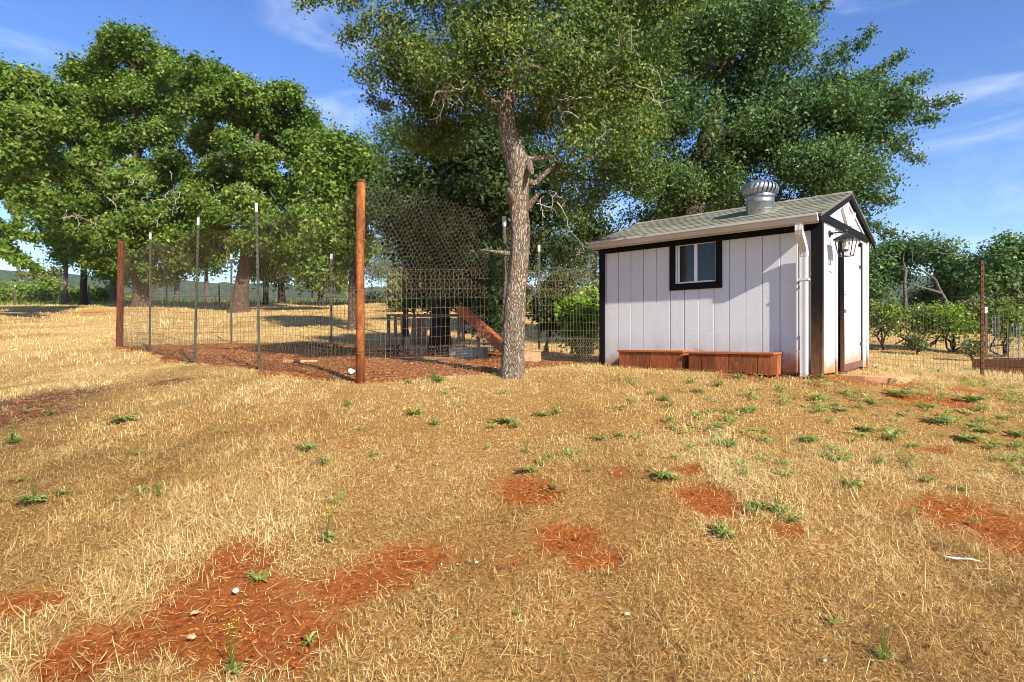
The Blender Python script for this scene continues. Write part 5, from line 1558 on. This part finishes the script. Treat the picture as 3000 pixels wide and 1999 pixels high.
bk = thing('feed_bucket', 'black feed bucket at the foot of the trestle', 'bucket', (x, y, h1(x, y) - .01))
MB().lathe([(.001, 0), (.11, 0), (.135, .20), (.142, .205), (.142, .215), (.13, .212), (.108, .02), (.001, .02)], 18).build('pail', M['blackmetal'], bk, True)
MB().tube([(-.14, 0, .20), (-.10, 0, .10), (0, -.15, .06), (.10, 0, .10), (.14, 0, .20)], .004, 5).build('handle', M['galv'], bk, True)
for i, (px, py, d, ln, rot) in enumerate([(1280, 1042, 9.8, 1.0, 4), (1640, 1030, 10.0, .9, -8), (880, 1060, 9.2, .5, 20)]):
    x, y, _ = P(px, py, d)
    o = MB().box((-ln / 2, -.05, .0), (ln / 2, .05, .045)).build('loose_plank', M['greywood'] if i < 2 else M['tanwood'], None, bevel=.004)
    o.location = (x, y, h1(x, y) + .0); o.rotation_euler = (0, R(1.5), R(rot))
    tag(o, ['weathered plank lying on wood chips before the trestle', 'weathered plank lying near the vine bush in the pen', 'short tan plank lying on the wood chips of the pen'][i], 'plank')

# ================================================================ STONES, STICK
M['whitestone'] = plain('white_quartz', (.68, .67, .65), (.80, .79, .78), 30, .7, .3, .4, 120)
M['tanstone'] = plain('tan_stone', (.50, .30, .16), (.62, .42, .26), 30, .8, .2, .4, 120)
def stone(px, py, w, m, seed, label, group=None, flat=.6):
    r = np.random.default_rng(seed)
    x, y = gp(px, py)
    rad = w / FPX * y / 2
    d = sphere_dirs(26, r)
    import bmesh
    bm = bmesh.new()
    for q in d * np.array([1, .8, flat]) * r.uniform(.85, 1.1, (26, 1)) * rad:
        bm.verts.new(q)
    res = bmesh.ops.convex_hull(bm, input=bm.verts)
    bmesh.ops.delete(bm, geom=[v for v in bm.verts if not v.link_faces], context='VERTS')
    me = bpy.data.meshes.new('stone'); bm.to_mesh(me); bm.free()
    o = link('stone', me, m)
    o.location = (x, y, h1(x, y) + rad * flat * .55 + .012)
    o.rotation_euler = (0, 0, r.uniform(0, 6))
    tag(o, label, 'stone', group)
stone(691, 1748, 24, M['whitestone'], 1, 'largest white quartz stone on the bare red soil')
stone(1030, 1098, 26, M['whitestone'], 2, 'pair sized white rock at the foot of the rusty pipe post', flat=.8)
for i, (px, py, w) in enumerate([(1396, 1660, 13), (1838, 1810, 15), (2457, 1494, 11), (2416, 1948, 13), (2577, 1495, 7), (725, 1699, 7), (1294, 1664, 8), (1280, 1370, 8)]):
    stone(px, py, w, M['whitestone'], 10 + i, 'small white pebble lying in the dry grass', 'white pebbles')
for i, (px, py, w) in enumerate([(570, 1815, 24), (1341, 1669, 13), (1791, 1392, 12), (560, 1890, 30)]):
    stone(px, py, w, M['tanstone'], 30 + i, 'tan stone half hidden among dry grass and soil', 'tan stones', .45)
pts = []
for (px, py) in ((2762, 1656), (2800, 1658), (2840, 1664), (2872, 1670)):
    x, y = gp(px, py); pts.append((x, y, h1(x, y) + .035))
b0 = pts[0]
o = MB().tube([(p[0] - b0[0], p[1] - b0[1], p[2] - b0[2]) for p in pts], [.004, .005, .0035, .002], 7).build('dry_stick', M['whitestone'], None, True)
o.location = b0
tag(o, 'bleached white stick lying on the dry grass', 'stick')

# ================================================================ WEEDS
def weed_mesh(seed, n, rad, hgt, broad):
    r = np.random.default_rng(seed)
    V, F, Rn = [], [], []
    for i in range(n):
        az = r.uniform(0, 6.28); el = r.uniform(.08, .9) * hgt / rad
        ln = rad * r.uniform(.5, 1.1); w = ln * broad * r.uniform(.7, 1.2)
        d = np.array([math.cos(az), math.sin(az), 0]); s = np.array([-d[1], d[0], 0])
        o0 = d * rad * .05 + r.normal(size=3) * rad * .12 * np.array([1, 1, 0])
        b = len(V)
        for q, ww in ((0, .15), (.35, .7), (.62, 1.0), (.85, .6), (1.0, .05)):
            c = o0 + d * ln * q + np.array([0, 0, ln * el * math.sin(q * 2.3) + .006])
            V += [c - s * w * ww / 2, c + s * w * ww / 2 + np.array([0, 0, .15 * w])]
        for k in range(4):
            F.append((b + 2 * k, b + 2 * k + 1, b + 2 * k + 3, b + 2 * k + 2))
        Rn += [r.random()] * 10
    return np.array(V), np.array(F), np.array(Rn)
WM = [fast_mesh('weed', *weed_mesh(200 + i, 44 + 9 * (i % 4), .12 + .025 * (i % 3), .07 + .02 * (i % 4), .12 + .05 * (i % 3))) for i in range(7)]
def z4(x, y): return (x / 1.744, 1100 + y / 1.744)
def z5(x, y): return (1000 + x / 1.744, 1100 + y / 1.744)
def z6(x, y): return (2000 + x / 1.744, 1100 + y / 1.744)
WL = [z4(*p) + (s,) for p, s in (((130, 185), .8), ((250, 195), .8), ((620, 235), 1.0), ((60, 345), 1.1), ((690, 405), .8), ((1560, 385), .8), ((1650, 455), 1.0), ((1140, 295), .6), ((90, 545), .7), ((160, 660), .9), ((310, 615), .8), ((440, 525), .5), ((600, 640), .3))]
WL += [z5(*p) + (s,) for p, s in (((30, 155), .8), ((335, 35), .9), ((490, 30), 1.3), ((375, 200), .7), ((480, 250), .8), ((1030, 205), 1.0), ((840, 240), .9), ((890, 265), .8), ((1410, 315), 1.0), ((1310, 330), .9), ((950, 495), .7), ((1060, 425), .6), ((1260, 490), .45), ((1650, 530), 1.05), ((1655, 125), 1.0), ((1710, 425), .6), ((1530, 410), .4), ((165, 410), .4), ((1100, 195), .8), ((590, 1370), .25), ((900, 1240), .2))]
WL += [z6(*p) + (s,) for p, s in (((340, 190), 1.0), ((90, 85), 1.1), ((240, 360), 1.0), ((640, 340), .9), ((690, 130), 1.2), ((800, 180), 1.0), ((940, 280), .8), ((1070, 330), 1.4), ((1170, 370), 1.0), ((720, 415), .8), ((790, 440), .7), ((310, 515), .6), ((510, 520), .8), ((870, 575), .8), ((1000, 450), .9), ((1180, 470), .8), ((1240, 550), .7), ((1480, 130), 1.2), ((1530, 180), 1.0), ((1560, 290), 1.1), ((1450, 330), 1.1), ((1580, 375), .9), ((1640, 220), 1.1), ((1720, 310), 1.2), ((390, 685), .7), ((500, 720), 1.0), ((560, 750), .8), ((210, 830), .8), ((180, 800), .7), ((770, 1280), .75), ((1420, 590), .6), ((1300, 240), 1.0), ((870, 340), .6), ((1250, 165), .9), ((1100, 100), 1.2), ((1490, 760), .5))]
for i, (px, py, s) in enumerate(WL):
    x, y = gp(px, py + 4)
    o = link('weed', WM[i % 7], M['weed'])
    sc = s * .74 * (min(y, 9) / 6.5) ** .45
    o.location = (x, y, h1(x, y) + .012); o.rotation_euler = (0, 0, random.uniform(0, 6)); o.scale = (sc, sc, sc * random.uniform(.7, 1.1))
    ds_ = min(((x - a) / (c + .12)) ** 2 + ((y - b_) / (e + .12)) ** 2 for a, b_, c, e in SOIL)
    lx_, ly_ = (x - 3.51) * SHU[0] + (y - 6.84) * SHU[1], (x - 3.51) * SHV[0] + (y - 6.84) * SHV[1]
    where = ('on the slope outside the shed door' if lx_ > .3 and ly_ > -.9 else 'on the slope below the planter boxes' if ly_ > -1.3 and lx_ > -2.9 else 'at the edge of a bare red soil patch' if ds_ < 1.3
             else 'in dry grass in front of the pen netting' if y > 5.6 and x < 1.4 else 'in the open dry grass away from bare soil')
    tag(o, ('large ' if s > 1.05 else 'small ' if s < .65 else '') + 'green leafy weed rosette ' + where, 'weed', 'green weeds ' + where)
# weeds with yellow flowers on thin stems
FWL = [z4(805, 620) + (.7, .16), z4(175, 655) + (.55, .24), z4(1675, 850) + (.45, .16), z4(1185, 1540) + (.5, .19), z4(70, 350) + (.5, .2), z6(480, 700) + (.5, .14), z6(1030, 1470) + (.5, .2), z5(945, 400) + (.4, .14), z6(180, 60) + (.8, .2), z6(280, 20) + (.8, .22), (2085, 1080, .9, .34), (2120, 1088, .9, .24), (1960, 1078, .8, .2), (1880, 1076, .7, .16), (2180, 1094, .8, .2), z5(470, 20) + (.8, .24)]
for i, (px, py, s, h_) in enumerate(FWL):
    r = np.random.default_rng(400 + i)
    x, y = gp(px, py)
    wh = 'at the foot of the planter boxes' if py < 1120 and px > 1800 else 'in the dry grass'
    w = thing('flowering_weed', 'weed with small yellow flowers on thin upright stems ' + wh, 'weed', (x, y, h1(x, y) + .01), 0, 'yellow flowered weeds ' + wh)
    lf = link('leaves', WM[i % 7], M['weed'], w); lf.scale = (s * .7,) * 3
    sm_, fl = MB(), MB()
    for k in range(5):
        a = r.uniform(0, 6.28); hh = h_ * r.uniform(.6, 1.05); t_ = r.uniform(.05, .35) * hh
        e = (t_ * math.cos(a), t_ * math.sin(a), hh)
        sm_.tube([(0, 0, 0), (e[0] * .4, e[1] * .4, hh * .5), e], [.0018, .0014, .001], 4)
        for q in range(4):
            c = np.array(e) + r.normal(size=3) * .010
            fl.add([c + np.array([.0035, 0, 0]), c + np.array([0, .0035, .002]), c + np.array([-.0035, 0, 0]), c + np.array([0, -.0035, .002])], [(0, 1, 2, 3)])
    sm_.build('stems', M['weed'], w)
    fl.build('flowers', M['flower'], w)['kind'] = 'stuff'
# creeping green cover, thick near the shed's right side
n = 9000
x, y = rng.uniform(-6, 9, n), rng.uniform(2.2, 10, n)
dens = np.exp(-((x - 4.6) / 2.2) ** 2 - ((y - 6.2) / 1.3) ** 2) * .95 + np.exp(-((x - 2.2) / 1.6) ** 2 - ((y - 6.3) / .7) ** 2) * .35 + .30 * np.exp(-((x - 3.5) / 2.5) ** 2 - ((y - 4.6) / 1.2) ** 2) + .012
k = (rng.random(n) < dens * np.clip(.3 + .6 * wav(x, y, 2.2), .0, 1)) & ~shed_mask(x, y, .05) & (chip_mask(x, y) < .5)
x, y = x[k], y[k]
V, F, Rn, b = [], [], [], 0
tv = [weed_mesh(300 + i, 14, .075, .055, .15 + .03 * i) for i in range(5)]
for i in range(len(x)):
    v, f, rr_ = tv[i % 5]
    a = rng.uniform(0, 6.28); s = rng.uniform(.5, 1.2)
    q = np.c_[v[:, 0] * math.cos(a) - v[:, 1] * math.sin(a), v[:, 0] * math.sin(a) + v[:, 1] * math.cos(a), v[:, 2]] * s
    V.append(q + np.array([x[i], y[i], 0])); F.append(f + b); Rn.append(np.clip(rr_ * .6 + rng.random() * .4, 0, 1)); b += len(v)
V = np.concatenate(V); V[:, 2] += H(V[:, 0], V[:, 1]) + .008
o = link('creeping_weeds', fast_mesh('creeping_weeds', V, np.concatenate(F), np.concatenate(Rn)), M['weed'])
o['kind'] = 'stuff'; o['label'] = 'creeping green weeds spread over the ground near the shed door'; o['category'] = 'weeds'
print('LEAVES', NLEAF[0], 'TRIS', sum(len(ob.data.polygons) * (2 if len(ob.data.polygons) and len(ob.data.polygons[0].vertices) == 4 else 1) for ob in bpy.data.objects if ob.type == 'MESH'))

# ================================================================ AIR
hz_ = MB().box((-4900, -4900, -22), (4900, 4900, 165)).build('haze', None)
t = bpy.data.materials.new('haze_air')
t.use_nodes = True
t.node_tree.nodes.clear()
ho = t.node_tree.nodes.new('ShaderNodeOutputMaterial')
hv_ = t.node_tree.nodes.new('ShaderNodeVolumePrincipled')
hv_.inputs['Color'].default_value = (.80, .90, 1.0, 1)
hv_.inputs['Density'].default_value = 0.0001
t.node_tree.links.new(hv_.outputs[0], ho.inputs['Volume'])
hz_.data.materials.append(t)
hz_['kind'] = 'stuff'; hz_['label'] = 'thin blue haze in the air over the far hills'; hz_['category'] = 'haze'
